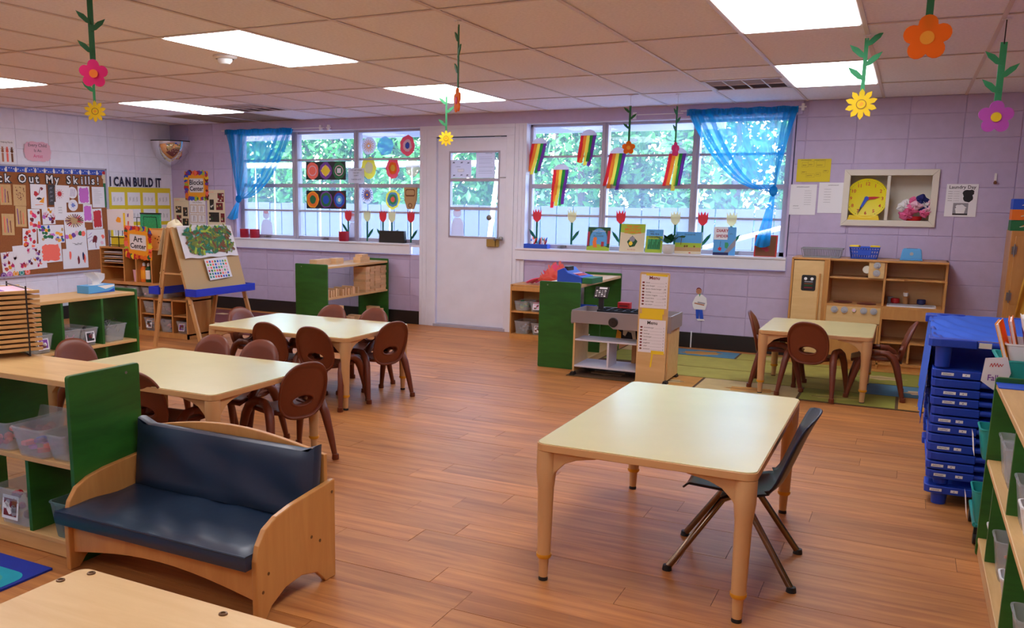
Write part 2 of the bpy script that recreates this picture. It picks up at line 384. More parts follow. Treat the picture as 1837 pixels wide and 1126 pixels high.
# ---------------------------------------------------------------- windows
def window(name, xs, z0, z1, sill_x0, sill_x1):
    """xs: list of (left, right) sashes"""
    X0, X1 = xs[0][0], xs[-1][1]
    fr = MB(); Y0, Y1 = 8.69, 8.76
    fr.box(X0-.06, Y0, z0-.05, X0, Y1, z1, 'alu'); fr.box(X1, Y0, z0-.05, X1+.06, Y1, z1, 'alu')
    fr.box(X0-.06, Y0, z1-.03, X1+.06, Y1, z1+.04, 'alu'); fr.box(X0-.06, Y0, z0-.06, X1+.06, Y1, z0, 'alu')
    w_ = fr.build(name, kind='structure', bevel=.003)
    for (a, b), (c, d) in zip(xs[:-1], xs[1:]):
        MB().box(b, 8.675, z0-.04, c, 8.77, z1, 'alu').box((b+c)/2-.008, 8.665, z0-.04, (b+c)/2+.008, 8.68, z1, 'alu').build('mullion', w_, bevel=.003)
    H = (z1-.03-z0)/4
    for a, b in xs:
        for k in (1, 2, 3):
            hh = .022 if k == 2 else .011
            MB().box(a, 8.695, z0+k*H-hh, b, 8.74, z0+k*H+hh, 'alu').build('muntin', w_, bevel=.002)
        for k in range(4): MB().box(a, 8.716, z0+k*H+.009, b, 8.720, z0+(k+1)*H-.009, 'window_glass').build('pane', w_)
        cx = (a+b)/2; MB().box(cx-.03, 8.665, z0-.022, cx+.03, 8.692, z0-.010, 'metal').box(cx-.06, 8.66, z0-.03, cx-.02, 8.668, z0-.016, 'metal').build('latch', w_)
    MB().box(X0-.06, 8.60, z0-.08, X1+.06, 8.70, z0-.055, 'white_paint').build('inner_ledge', w_)
    MB().box(sill_x0, 8.545, .885, sill_x1, 8.70, .905, 'white_paint').box(sill_x0, 8.555, .785, sill_x1, 8.60, .886, 'white_paint').build('window_sill', w_, bevel=.003)
    # reveals
    MB().box(X0-.09, 8.597, z0-.05, X0-.055, 8.80, 2.17, 'lilac_block').box(X1+.055, 8.597, z0-.05, X1+.075, 8.80, 2.17, 'lilac_block').box(X0-.06, 8.598, 2.165, X1+.06, 8.80, 2.20, 'white_paint').build('reveal', w_)
    return w_
W1 = window('window_1', [(-7.40, -6.64), (-6.56, -5.755), (-5.69, -4.885)], .945, 2.17, -7.50, -4.94)
W2 = window('window_2', [(-3.60+.06, -2.80), (-2.735, -1.90), (-1.835, -1.06)], .945, 2.17, -3.66, -.975)
# ---------------------------------------------------------------- door and its white surround
tr = MB()
tr.box(-4.83, 8.58, 0, -4.70, 8.80, 2.215, 'white_paint').box(-3.70, 8.58, 0, -3.57, 8.80, 2.215, 'white_paint').box(-4.70, 8.58, 2.14, -3.70, 8.80, 2.215, 'white_paint')
tr.build('trim_3', kind='structure', bevel=.004)
tr = MB().box(-4.70, 8.57, 0, -4.62, 8.78, 2.058, 'white_paint').box(-3.79, 8.57, 0, -3.70, 8.78, 2.058, 'white_paint').box(-4.70, 8.57, 2.058, -3.70, 8.78, 2.14, 'white_paint')
for x in (-4.79, -4.74, -3.655, -3.61): tr.box(x-.004, 8.572, 0, x+.004, 8.5795, 2.16, 'white_paint')
tr.build('trim_4', kind='structure', bevel=.004)
d0 = MB(); gx0, gx1, gz0, gz1 = -4.462, -3.885, 1.0, 1.895
for a, b, c, d in cut([(-4.612, -3.797, .035, 2.045)], [(gx0, gx1, gz0, gz1)]): d0.box(a, 8.60, c, b, 8.645, d, 'door_paint')
d0 = d0.build('door_1', kind='structure')
m = MB()
for a, b, c, d in ((gx0-.012, gx0+.006, gz0, gz1), (gx1-.006, gx1+.012, gz0, gz1), (gx0-.012, gx1+.012, gz1-.006, gz1+.012), (gx0-.012, gx1+.012, gz0-.012, gz0+.006)): m.box(a, 8.594, c, b, 8.65, d, 'alu')
m.build('glazing_bead', d0)
for z in (1.303, 1.606): MB().box(gx0, 8.60, z-.016, gx1, 8.645, z+.016, 'alu').build('muntin', d0, bevel=.002)
for a, b in ((1.0, 1.29), (1.318, 1.59), (1.622, 1.895)): MB().box(gx0, 8.618, a, gx1, 8.622, b, 'window_glass').build('pane', d0)
MB().box(-4.64, 8.56, 0, -3.77, 8.68, .03, 'alu').build('threshold', d0)
MB().box(-4.62, 8.585, 2.046, -3.79, 8.60, 2.056, 'dark_metal').box(-3.93, 8.575, 2.05, -3.86, 8.59, 2.062, 'metal').build('door_closer', d0)
MB().cyl((-3.90, 8.56, .985), (-3.90, 8.62, .985), .018, 'metal').tube([(-3.90, 8.56, .985), (-3.86, 8.55, .99), (-3.83, 8.56, .98)], .009, 'metal').lathe([(.0, -.02), (.022, -.015), (.026, 0), (.02, .02), (0, .026)], 'metal', c=(-3.83, 8.56, .99)).build('door_handle', d0, smooth=40)
MB().box(-4.0, 8.565, .905, -3.90, 8.60, .985, 'brass').box(-3.895, 8.57, .905, -3.86, 8.60, .98, 'brass').build('lock_box', d0, bevel=.004)
MB().lathe([(.0, 0), (.03, 0), (.028, .012), (.012, .016), (0, .016)], 'metal').build('peephole', d0, loc=(-3.985, 8.60, 1.21)).rotation_euler = (PI/2, 0, 0)
MB().box(-3.87, 8.592, 1.625, -3.80, 8.60, 1.632, 'metal').build('hook_rail', d0)
# ---------------------------------------------------------------- niche in the right part of the window wall
nb = MB().box(-.50, 8.60, 1.225, .15, 8.80, 1.238, 'niche_inside').box(-.50, 8.60, 1.656, .15, 8.80, 1.668, 'niche_inside').box(-.512, 8.60, 1.23, -.498, 8.80, 1.665, 'niche_inside').box(.146, 8.60, 1.23, .16, 8.80, 1.665, 'niche_inside').box(-.52, 8.79, 1.2, .17, 8.80, 1.68, 'ivory').build('niche_lining', wf)
a, b, c, d = -.548, .188, 1.205, 1.690; k = .052
fr = MB()
for q in ([(a, c), (b, c), (b-k, c+k), (a+k, c+k)], [(b, c), (b, d), (b-k, d-k), (b-k, c+k)], [(b, d), (a, d), (a+k, d-k), (b-k, d-k)], [(a, d), (a, c), (a+k, c+k), (a+k, d-k)]):
    fr.prism(q, 'y', 8.572, 8.60, 'ivory')
fr.box(-.205, 8.578, c+k, -.178, 8.62, d-k, 'ivory'); fr.build('niche_frame', wf, bevel=.004)
# ---------------------------------------------------------------- outdoors, seen through the panes
mat('lawn', (74, 92, 104), .9, noise=(3, .3)); mat('path', (160, 164, 186), .9); mat('white_out', (235, 235, 240), .6)
mat('foliage_a', (56, 140, 66), .6, trans=.45, rand=.2); mat('foliage_b', (96, 172, 90), .6, trans=.45); mat('foliage_c', (24, 84, 44), .6, trans=.35); mat('bark', (80, 70, 60), .9)
mat('red_roof', (180, 50, 60), .7); mat('grey_fence', (52, 60, 88), .7)
MB().box(-60, 8.82, -.35, 40, 60, -.15, 'lawn').build('ground', kind='structure')
MB().box(-14, 8.82, -.15, 6, 11.4, -.12, 'path').build('pavement', kind='structure')
MB().box(-14, 8.85, 2.42, -1.9, 10.25, 2.5, 'white_out').box(-14, 10.2, 2.2, -1.9, 10.28, 2.5, 'white_out').build('porch_roof', label='white porch soffit and fascia above the windows outside', category='porch roof')
t = thing('swing_set', 'white metal swing set frame on the lawn outside', 'swing set', (-9.3, 13.5, -.15))
MB().cyl((-3.2, 0, 2.15), (3.4, 0, 2.15), .055, 'white_out').build('top_bar', t, smooth=40)
for s in (-3.0, 3.2):
    for q in (-1, 1): MB().cyl((s, 0, 2.15), (s+.25*(1 if s > 0 else -1), q*1.1, .01), .04, 'white_out').build('leg', t, smooth=40)
for s in (-1.9, -.4, 1.1):
    for q in (0, .45): MB().cyl((s+q, 0, 2.13), (s+q, 0, .55), .012, 'white_out', n=6).build('chain', t)
    MB().box(s-.03, -.1, .52, s+.48, .1, .56, 'black').build('seat', t)
t = thing('yard_fence', 'grey board fence at the back of the yard', 'fence', (0, 15.6, -.15))
for i in range(52): MB().box(-18+i*.32, 0, 0, -18+i*.32+.3, .03, 1.45+R.uniform(-.01, .01), 'grey_fence').build('board', t)
for i in range(7): MB().box(-18+i*2.4, .03, 0, -18+i*2.4+.09, .12, 1.4, 'grey_fence').build('post', t)
def tree(x, y, h, rad, n, label, mats_, trunk=True):
    t = thing('leafy_tree', label, 'tree', (x, y, -.15), 0, 'trees and hedge outside')
    if trunk: MB().tube([(0, 0, 0), (.05, 0, h*.35), (0, .05, h*.7)], [.12, .09, .04], 'bark').build('trunk', t, smooth=40)
    m = MB(); rg = random.Random(int(x*31+y))
    for i in range(n):
        a, b, r = rg.uniform(0, 2*PI), rg.uniform(-.95, 1), rg.uniform(.55, 1)**.5
        c = math.sqrt(1-b*b); px, py, pz = rad*r*c*math.cos(a), rad*.8*r*c*math.sin(a), h*.52+h*.48*r*b
        if pz < .05: pz = rg.uniform(.05, .9)
        s = rg.uniform(.07, .15); u = Vector((rg.uniform(-1, 1), rg.uniform(-1, 1), rg.uniform(-1, 1))).normalized(); v = u.cross(Vector((rg.uniform(-1, 1), rg.uniform(-1, 1), 1))).normalized()
        P = Vector((px, py, pz)); m.add([P-u*s, P-v*s*.5, P+u*s, P+v*s*.5], [(0, 1, 2, 3)], mats_[i % len(mats_)])
    m.build('foliage', t, kind='stuff')
FM = ['foliage_a', 'foliage_b', 'foliage_c']
for i, (x, y, h, r_, lb) in enumerate([(-19.0, 18, 4.4, 1.55, 'leafy tree outside, first beyond left window'), (-15.8, 17.6, 4.2, 1.55, 'leafy tree outside behind the left window curtain'), (-12.6, 18, 4.6, 1.55, 'bushy green tree outside, in the left window middle sash'),
     (-9.4, 17.5, 4.3, 1.55, 'green tree outside at the right of the left window'), (-6.2, 17.8, 4.5, 1.55, 'full green tree outside at left edge of the right window'), (-3.0, 17.5, 4.4, 1.55, 'bright green tree outside behind the paper rainbows'),
     (-17.4, 20.6, 5.2, 1.55, 'taller tree of the back row outside, far left'), (-14.2, 20.6, 5.4, 1.55, 'taller tree of the back row outside, second'), (-11.0, 20.6, 5.2, 1.55, 'taller tree of the back row outside, behind the door'), (-7.8, 20.6, 5.4, 1.55, 'taller tree of the back row outside, fourth'), (-4.6, 20.6, 5.2, 1.55, 'taller tree of the back row outside, right of centre'), (-1.2, 20.4, 4.8, 1.5, 'pale tree outside behind the right window curtain')]):
    tree(x, y, h, r_, 4200, lb, FM[i % 3:]+FM[:2])
t = thing('ramp_railing', 'white sloping hand railing outside the right window', 'railing', (-2.75, 11.7, -.15))
for z in (.55, .95): MB().cyl((0, 0, z-.1), (2.2, 0, z+.55), .03, 'white_out').build('rail', t, smooth=40)
for k in range(5): MB().cyl((k*.55, 0, 0), (k*.55, 0, .85+k*.163), .025, 'white_out').build('post', t, smooth=40)
t = thing('neighbour_building', 'bright white building with a red eave outside, right window', 'building', (0.2, 14.5, -.15))
MB().box(-1.2, 0, 0, 5, 3, 2.35, 'white_out').build('wall', t); MB().box(-1.6, -.4, 2.35, 5.3, 3.2, 2.62, 'red_roof').build('eave', t)
MB().box(-1.75, -.6, 0, -1.55, -.4, 2.4, 'white_out').build('post', t); MB().box(-1.2, -.02, 0, 5, 0.01, .7, 'red_roof').build('skirt_board', t)
# ---------------------------------------------------------------- furniture materials
mat('table_top', (218, 206, 150), .24, noise=(5, .03), coat=.1); mat('table_edge', (206, 158, 104), .45); mat('table_leg', (208, 164, 112), .45)
mat('leg_ring', (222, 160, 40), .4); mat('chair_brown', (112, 52, 28), .42, noise=(30, .06)); mat('chair_navy', (26, 34, 58), .35); mat('chrome', (140, 120, 100), .22, metal=.95)
mat('green_panel', (44, 106, 34), .42, grain=(3, 3, 14, (28, 78, 22), .7)); mat('birch', (220, 180, 120), .42, grain=(3, 22, 22, (196, 150, 90), .6), rand=.03)
mat('maple', (206, 150, 84), .38, grain=(14, 3, 3, (182, 120, 60), .55), coat=.15); mat('maple_upright', (204, 148, 82), .38, grain=(16, 16, 2.2, (180, 118, 58), .55), coat=.15)
mat('maple_light', (226, 190, 132), .4, grain=(2.5, 18, 18, (206, 162, 100), .5)); mat('vinyl', (36, 52, 74), .33, noise=(4, .1), bump=(9, .35)); mat('bolt', (120, 90, 60), .35, metal=.7)
mat('plastic_clear', (206, 214, 220), .3, alpha=.30); mat('plastic_smoke', (120, 150, 150), .3, alpha=.5); mat('plastic_white', (236, 238, 240), .4)
mat('block_wood', (226, 186, 140), .6, grain=(6, 6, 6, (206, 160, 112), .5), rand=.18); mat('easel_wood', (205, 158, 100), .5, grain=(10, 10, 2.5, (176, 124, 70), .5)); mat('masonite', (200, 166, 112), .6)
mat('tray_blue', (20, 50, 200), .4); mat('cot_blue', (22, 62, 176), .45); mat('cot_cloth', (36, 92, 210), .8, bump=(7, .5)); mat('grey_edge', (150, 140, 140), .5); mat('pale_board', (216, 216, 226), .5)
# ---------------------------------------------------------------- tables
def table(x0, x1, y0, y1, h, label, ring=True):
    w_, d = x1-x0, y1-y0; t = thing('classroom_table', label, 'table', ((x0+x1)/2, (y0+y1)/2, 0), 0, 'laminate classroom tables')
    a, b = w_/2, d/2
    MB().prism(rrect(-a+.003, -b+.003, a-.003, b-.003, .038), 'z', h-.004, h, 'table_top').build('tabletop', t, smooth=40, bevel=.0015)
    MB().prism(rrect(-a, -b, a, b, .04), 'z', h-.03, h-.0035, 'table_edge').build('edge_band', t, smooth=40, bevel=.002)
    for sx in (-1, 1):
        for sy in (-1, 1):
            cx, cy = sx*(a-.036), sy*(b-.036)
            g = MB().lathe([(0, h-.031), (.036, h-.031), (.036, h-.11), (.031, h-.16), (.029, h-.17), (.0245, .105), (.0245, .10), (0, .10)], 'table_leg', c=(cx, cy, 0)).build('leg', t, smooth=35)
            MB().lathe([(.018, .10), (.028, .105), (.028, .094), (.024, .088), (.0195, .088)], 'leg_ring', c=(cx, cy, 0)).build('ring', g, smooth=35)
            MB().lathe([(.0195, .098), (.016, .014), (0, .014)], 'table_leg', c=(cx, cy, 0)).build('extension', g, smooth=35)
            MB().lathe([(.0, .018), (.015, .016), (.018, .006), (.017, 0), (0, 0)], 'black', c=(cx, cy, 0)).build('foot', g, smooth=35)
            m = MB(); L = min(.19, w_*.28)
            prof = [(.02, h-.031), (L, h-.031), (L, h-.038), (L*.62, h-.052), (.075, h-.07), (.04, h-.105), (.025, h-.13), (.02, h-.13)]
            m.prism([(cx-sx*p, z) for p, z in prof], 'y', cy-.016, cy+.016, 'table_leg')
            m.prism([(cy-sy*p, z) for p, z in prof], 'x', cx-.016, cx+.016, 'table_leg'); m.build('bracket', t, bevel=.003)
    return t
table(-1.128, -.362, 2.855, 4.125, .53, 'large square-cornered pale laminate table alone at front right')
table(-3.95, -2.765, 2.99, 3.845, .49, 'pale laminate table behind the blue bench, five brown chairs around')
table(-4.39, -3.19, 4.71, 5.53, .49, 'pale laminate table in front of the block shelf, six brown chairs around')
table(-.915, -.155, 6.68, 7.50, .48, 'small pale table on the leaf rug before the play kitchen')
# ---------------------------------------------------------------- brown moulded chairs
def brown_chair():
    t = thing('child_chair', 'x', 'chair')
    def seat(u, v):
        x = (u-.5)*2; y = (v-.5)*2; k = (1-.28*abs(y)**3*(1 if y < 0 else .35)); e = max(abs(x), abs(y))
        return (x*.15*k, .01+y*.16, .298-.012*(1-x*x)*(1-y*y)-(.018*max(0, y-.7)/.3)-.004*abs(x)**4)
    o = MB().grid(seat, 12, 12, 'chair_brown').build('seat', t, smooth=60); s = o.modifiers.new('thick', 'SOLIDIFY'); s.thickness = .016; s.offset = -1
    def ysh(x, z): return -.135-(z-.30)*.27-.030+.95*x*x*(1 if z > .3 else 1)
    def back(u, v):    # u around, v from oval hole to rim
        a = 2*PI*u; ca, sa = math.cos(a), math.sin(a)
        hx, hz = .066*ca, .350+.031*sa
        k = 2.35 if sa > 0 else 2.9
        ox = math.copysign(abs(ca)**(2/k), ca)*(.139+.004*sa); oz = .405+math.copysign(abs(sa)**(2/k), sa)*(.153 if sa > 0 else .150)
        q = v if v < .9 else .9+(v-.9)*.9
        x = hx+(ox-hx)*v; z = hz+(oz-hz)*v
        rim = max(0, (v-.86)/.14)
        return (x, ysh(x, z)-.016*rim**.8-(.006 if v < .04 else 0), z)
    o = MB().grid(back, 40, 14, 'chair_brown', closeu=True).build('backrest', t, smooth=60); s = o.modifiers.new('thick', 'SOLIDIFY'); s.thickness = .011; s.offset = 1
    def sleeve(u, v): a = 2*PI*u; k = 1-.22*v; x, z = .066*math.cos(a)*k, .350+.031*math.sin(a)*k; return (x, ysh(x, z)+.004+.030*v, z)
    MB().grid(sleeve, 28, 3, 'chair_brown', closeu=True).build('hand_hole', t, smooth=60)
    for sx in (-1, 1):
        # arched side: rear leg and front leg meet in a rounded shoulder beside the seat
        f = [(.150, -.02, .338), (.158, .035, .335), (.165, .085, .305), (.172, .118, .25), (.182, .150, .14), (.192, .178, .016)]
        r = [(.150, -.02, .338), (.155, -.065, .335), (.160, -.105, .305), (.168, -.130, .25), (.180, -.158, .14), (.192, -.185, .016)]
        for q in (f, r):
            g = MB().tube([(sx*x, y, z) for x, y, z in q], [.020, .023, .026, .025, .020, .014], 'chair_brown', n=8, flat=1.0, up=(1, 0, 0)).build('leg', t, smooth=50)
            p = q[-1]; MB().lathe([(.0, .034), (.018, .03), (.020, .004), (.018, 0), (0, 0)], 'chair_brown', n=10, c=(sx*p[0], p[1]+(.003 if q is f else -.003), 0)).build('foot', g, smooth=50)
        MB().box(sx*.128-.02, -.10, .283, sx*.128+.02, .07, .30, 'chair_brown').build('seat_bracket', t, bevel=.005)
    return t
bc = brown_chair(); first = True
G = 'brown moulded child chairs'
chairs = [(-3.80, 4.87, 0, 'left of two brown chairs at the near side of the back table'), (-3.43, 4.86, 3, 'right of two brown chairs at the near side of the back table'),
 (-3.295, 5.22, 69, 'brown chair at the right end of the back table'), (-4.27, 5.16, -95, 'brown chair at the left end of the back table, nearest the easel'),
 (-3.98, 5.47, 180, 'brown chair at far side of back table, left, before the block shelf'), (-3.60, 5.46, 176, 'brown chair at far side of back table, right, before the block shelf'),
 (-3.24, 3.20, 2, 'brown chair behind the green shelf end and the blue bench'), (-2.885, 3.67, 69, 'brown chair nearest the camera, right end of the table behind the bench'),
 (-4.06, 3.47, -92, 'brown chair at the left end of the table, before the tub shelf'), (-3.69, 3.80, 180, 'brown chair at far side of the table behind the bench, left'),
 (-3.31, 3.79, 183, 'brown chair at far side of the table behind the bench, right'), (-.53, 6.83, -12, 'brown chair with its back to the camera at the kitchen table'),
 (-.80, 7.08, -88, 'brown chair at the left end of the small kitchen table'), (-.13, 7.06, 92, 'brown chair seen side on, right of the small kitchen table')]
for x, y, a, lb in chairs:
    if first: bc.location = (x, y, 0); bc.rotation_euler[2] = math.radians(a); bc['label'] = lb; bc['group'] = G; first = False
    else: dup(bc, (x, y, 0), math.radians(a), lb, G)
for o in bpy.data.objects:
    if o.name.startswith('child_chair') and not o.parent and o.location.y > 6.4: o.location.z = .008
# ---------------------------------------------------------------- navy chair on tubular legs
t = thing('child_chair', 'dark navy plastic chair with bronze tube legs at the front table', 'chair', (-.50, 3.41, 0), PI/2+.05)
def shell(u, v):      # v: front lip of the seat, back, top ; local +y is forward
    x = (u-.5)*2
    P = [(.185, .300), (.165, .325), (.05, .318), (-.07, .308), (-.135, .325), (-.172, .375), (-.20, .45), (-.232, .54), (-.262, .61), (-.275, .635)]
    s_ = v*(len(P)-1); i = min(int(s_), len(P)-2); q = s_-i; y = P[i][0]*(1-q)+P[i+1][0]*q; z = P[i][1]*(1-q)+P[i+1][1]*q
    wd = .165 if v < .45 else .165+.012*math.sin((v-.45)*4); wd *= (1-.25*max(0, (v-.85)/.15)**2)*(1-.15*max(0, (.1-v)/.1))
    b = x*x
    return (x*wd, y+(.03*b if v > .45 else 0), z+(.018*b if v < .5 else 0)-(.02*b*max(0, (v-.85)/.15)))
o = MB().grid(shell, 12, 26, 'chair_navy').build('shell', t, smooth=70); s = o.modifiers.new('thick', 'SOLIDIFY'); s.thickness = .007; s.offset = 0
for sx in (-1, 1):
    for y0, y1 in ((.04, .215), (-.045, -.225)):
        g = MB().tube([(sx*.10, y0*.2, .297), (sx*.125, y0, .285), (sx*.195, y1, .012)], .0125, 'chrome', n=10).build('leg', t, smooth=50)
        MB().lathe([(0, .022), (.016, .02), (.019, 0), (0, 0)], 'black', n=10, c=(sx*.197, y1*1.01, 0)).build('foot', g, smooth=50)
MB().box(-.12, -.05, .291, .12, .05, .299, 'metal').build('seat_bracket', t, bevel=.003)
# ---------------------------------------------------------------- green-ended shelves (built facing -y, origin front left foot)
def shelf_unit(name, label, cat, loc, rz, L, D, H, mid, dividers_top=(), dividers_low=(), acrylic=True, base=.075, ends=(True, True), back=True, group='green-ended storage shelves', wood='birch'):
    t = thing(name, label, cat, loc, rz, group)
    for i, x in enumerate((0, L-.02)):
        MB().prism([(p, q) for p, q in rrect(0, 0, D, H, .012, 3)], 'x', x, x+.02, 'green_panel').build('end_panel', t, bevel=.002)
        MB().cyl((x-.001 if i == 0 else x+.021, D*.8, H-.03), (x+.002 if i == 0 else x+.019, D*.8, H-.03), .006, 'metal', n=10).build('bolt', t)
    MB().box(.02, .004, H-.045, L-.02, D-.004, H-.022, wood).build('top_board', t, bevel=.003)
    MB().box(.02, .004, mid-.02, L-.02, D-.02, mid, wood).build('shelf', t, bevel=.003)
    MB().box(.02, .004, base-.02, L-.02, D-.02, base, wood).build('bottom_board', t, bevel=.003)
    MB().box(.02, .008, .004, L-.02, .026, base-.02, wood).build('kick_board', t)
    for x in dividers_top: MB().box(x-.009, .01, mid, x+.009, D-.02, H-.045, 'green_panel').build('divider', t)
    for x in dividers_low: MB().box(x-.009, .01, base, x+.009, D-.02, mid-.02, 'green_panel').build('divider', t)
    if acrylic: MB().box(.02, D-.016, base, L-.02, D-.010, H-.045, 'clear_acrylic').build('back_panel', t)
    elif back: MB().box(.02, D-.016, base, L-.02, D-.008, H-.045, wood).build('back_panel', t)
    return t
shelf_unit('storage_shelf', 'green-ended shelf of toy tubs at lower left, beside the blue bench', 'shelf', (-4.00, 2.165, 0), 0, 1.30, .34, .728, .385, (.76,), (1.02, .45))
shelf_unit('storage_shelf', 'green-ended tub shelf by the bulletin board with tissues on top', 'shelf', (-4.93, 3.35, 0), PI/2, 1.24, .36, .73, .365, (.30, .60, .93), (.55, .95))
shelf_unit('storage_shelf', 'green-ended shelf full of wooden blocks under the left window', 'shelf', (-5.20, 7.335, 0), PI/2, 1.20, .40, .73, .385, (), (), base=.06)
shelf_unit('storage_shelf', 'green-ended shelf with the toy cash register on top', 'shelf', (-2.355, 6.89, 0), PI/2, 1.18, .36, .73, .385, (), (.6,), base=.06)
shelf_unit('storage_shelf', 'green-ended shelf of clear tubs at the right edge', 'shelf', (.35, 3.97, 0), -PI/2, 2.2, .36, .73, .40, (.72, 1.25), (.28, .88, 1.45), acrylic=False)
# ---------------------------------------------------------------- blue cushioned bench
t = thing('bench', 'low wooden bench with navy vinyl cushions in front of the tables', 'bench', (-2.2425, 2.33, 0))
bx, by0, by1 = .4455, -.225, .222
for s in (-1, 1):
    prof = [(by0, 0), (by0+.045, 0), (by0+.075, .035), (by0+.15, .07), (by0+.24, .078), (by0+.33, .055), (by0+.375, .012), (by0+.385, 0), (by1, 0), (by1, .375), (by0+.19, .352), (by0+.11, .337), (by0+.05, .31), (by0+.015, .265), (by0, .215)]
    e = MB().prism(prof, 'x', s*bx-.011, s*bx+.011, 'maple_upright').build('end_panel', t, bevel=.004)
    for y, z in ((by0+.03, .10), (by0+.06, .155), (by0+.30, .20), (by0+.35, .17), (by1-.02, .33)): MB().lathe([(0, .001), (.006, .001), (.006, -.003), (0, -.003)], 'bolt', n=10).build('bolt', e, loc=(s*(bx+.011), y, z)).rotation_euler = (0, PI/2*s, 0)
n = 12; arc = [(-bx+.011+(2*bx-.022)*i/n, .085+.05*math.sin(PI*i/n)) for i in range(n+1)]
MB().prism([(p, z-.02) for p, z in arc]+[(bx-.011, .185), (-bx+.011, .185)], 'y', by0+.02, by0+.04, 'maple').build('front_rail', t, bevel=.003)
MB().box(-bx+.011, by0+.04, .165, bx-.011, by1-.05, .185, 'maple').build('seat_board', t)
arc = [(bx-.011-(2*bx-.022)*i/n, .47+.055*math.sin(PI*i/n)) for i in range(n+1)]
MB().prism([(-bx+.011, .12), (bx-.011, .12)]+arc, 'y', by1-.035, by1-.015, 'maple').build('back_board', t, bevel=.003)
def cushion(x0, x1, y0, y1, z0, z1, seed):
    m = MB(); rg = random.Random(seed); W = [(rg.uniform(0, 6), rg.uniform(3, 9), rg.uniform(3, 9)) for _ in range(4)]
    nx, ny = 30, 12
    def top(u, v):
        x, y = x0+(x1-x0)*u, y0+(y1-y0)*v; e = min(u*(x1-x0), (1-u)*(x1-x0), v*(y1-y0), (1-v)*(y1-y0))
        z = z1-.010*max(0, 1-e/.03)**2+.0028*sum(math.sin(a+b*x*4+c*y*5) for a, b, c in W)*min(1, e/.05)
        if abs(u-.5) < .12: z -= .006*math.cos((u-.5)/.12*PI/2)*math.cos((v-.5)*PI)
        return (x, y, z)
    m.grid(top, nx, ny, 'vinyl'); m.grid(lambda u, v: (x0+(x1-x0)*(1-u), y0+(y1-y0)*v, z0), nx, ny, 'vinyl')
    per = [(0, i) for i in range(1)]
    def side(u, v):
        k = u*4; i = int(k) % 4; q = k-int(k)
        c = [(0, 0), (1, 0), (1, 1), (0, 1), (0, 0)]; a, b = c[i][0]+(c[i+1][0]-c[i][0])*q, c[i][1]+(c[i+1][1]-c[i][1])*q
        p = top(a, b); b_ = .004*math.sin(v*PI); cx, cy = (x0+x1)/2, (y0+y1)/2
        return (p[0]+b_*(1 if p[0] > cx else -1), p[1]+b_*(1 if p[1] > cy else -1), z0+(p[2]-z0)*v)
    m.grid(side, 60, 4, 'vinyl', closeu=True); return m
c = cushion(-bx-.022, bx-.013, by0-.026, by1-.075, .187, .245, 3)
k = c.build('seat_cushion', t, smooth=50)
m = MB().tube([(-bx-.02, by0-.026, .236), (bx-.013, by0-.026, .236), (bx-.013, by1-.08, .236)], .004, 'vinyl', n=6); m.build('piping', k, smooth=50)
c = cushion(-bx+.013, bx-.013, 0, .245, 0, .055, 9)
c.v = [(x, by1-.045-z-(.03*(1-y/.245)), .245+y+(.022 if (y > .22 and abs(x) > bx-.04) else 0)) for x, y, z in c.v]
k = c.build('back_cushion', t, smooth=50)
# ---------------------------------------------------------------- plywood unit at bottom left
t = thing('plywood_cabinet', 'low plywood cabinet top with bolts at the bottom left corner', 'cabinet', (-1.80, 1.455, 0))
MB().prism(rrect(0, -.40, 1.25, 0, .03), 'z', .425, .447, 'maple_light').build('top_board', t, smooth=30, bevel=.003)
for x, y in ((.05, -.02), (.018, -.085), (.49, -.03), (.95, -.03), (1.2, -.03), (.25, -.38)): MB().lathe([(0, 0), (.011, 0), (.010, .003), (.006, .0035), (.005, .001), (0, .001)], 'bolt', n=12, c=(x, y, .447)).build('bolt', t)
for x in (.01, .62, 1.22): MB().box(x, -.385, .0, x+.018, -.015, .425, 'maple_upright').build('side_panel', t)
MB().box(.028, -.385, .06, 1.22, -.015, .078, 'maple_light').build('bottom_board', t); MB().box(.028, -.385, .24, 1.22, -.015, .256, 'maple_light').build('shelf', t); MB().box(.02, -.02, .02, 1.23, -.012, .425, 'maple').build('back_panel', t)
# ---------------------------------------------------------------- play kitchen against the window wall
mat('burner', (110, 50, 44), .5); mat('sink_white', (214, 218, 226), .25); mat('knob_grey', (176, 178, 184), .4)
t = thing('play_kitchen', 'wooden play kitchen with fridge, stove and sink under the wall niche', 'play kitchen', (0, 8.2, 0))
X0, X1, D = -.885, .315, .37
MB().box(X0, 0, 0, X0+.018, D, .93, 'maple_upright').build('side_panel', t, bevel=.002)
MB().box(X1-.018, .08, .0, X1, D, .93, 'maple_upright').box(X1-.018, 0, 0, X1, .08, .78, 'maple_upright').build('side_panel', t, bevel=.002)
MB().box(-.595, .0, 0, -.575, D, .92, 'maple_upright').box(-.155, 0, 0, -.137, D, .545, 'maple_upright').box(-.155, .06, .545, -.137, D, .915, 'maple_upright').build('upright', t, bevel=.002)
MB().box(X0, 0, .915, -.575, D, .932, 'maple').box(-.575, .04, .912, X1, D, .93, 'maple').build('top_board', t, bevel=.003)
MB().box(X0, D-.012, 0.02, X1, D, .92, 'maple_light').build('back_panel', t)
d = MB().box(X0+.022, -.004, .06, -.62, .014, .908, 'maple_light').build('fridge_door', t, bevel=.002)
MB().box(-.655, -.022, .30, -.640, -.004, .80, 'maple_upright').build('handle', d, bevel=.003)
s = MB(('', '', '', '') and ((-.735, -.0052, .715), (1, 0, 0), (0, 0, 1), (0, -1, 0))); s.poly(rrect(-.058, -.068, .058, .068, .014), 'black', .001); s.disc(-.026, .036, .013, 'white', .002); s.disc(.026, .036, .013, 'white', .002)
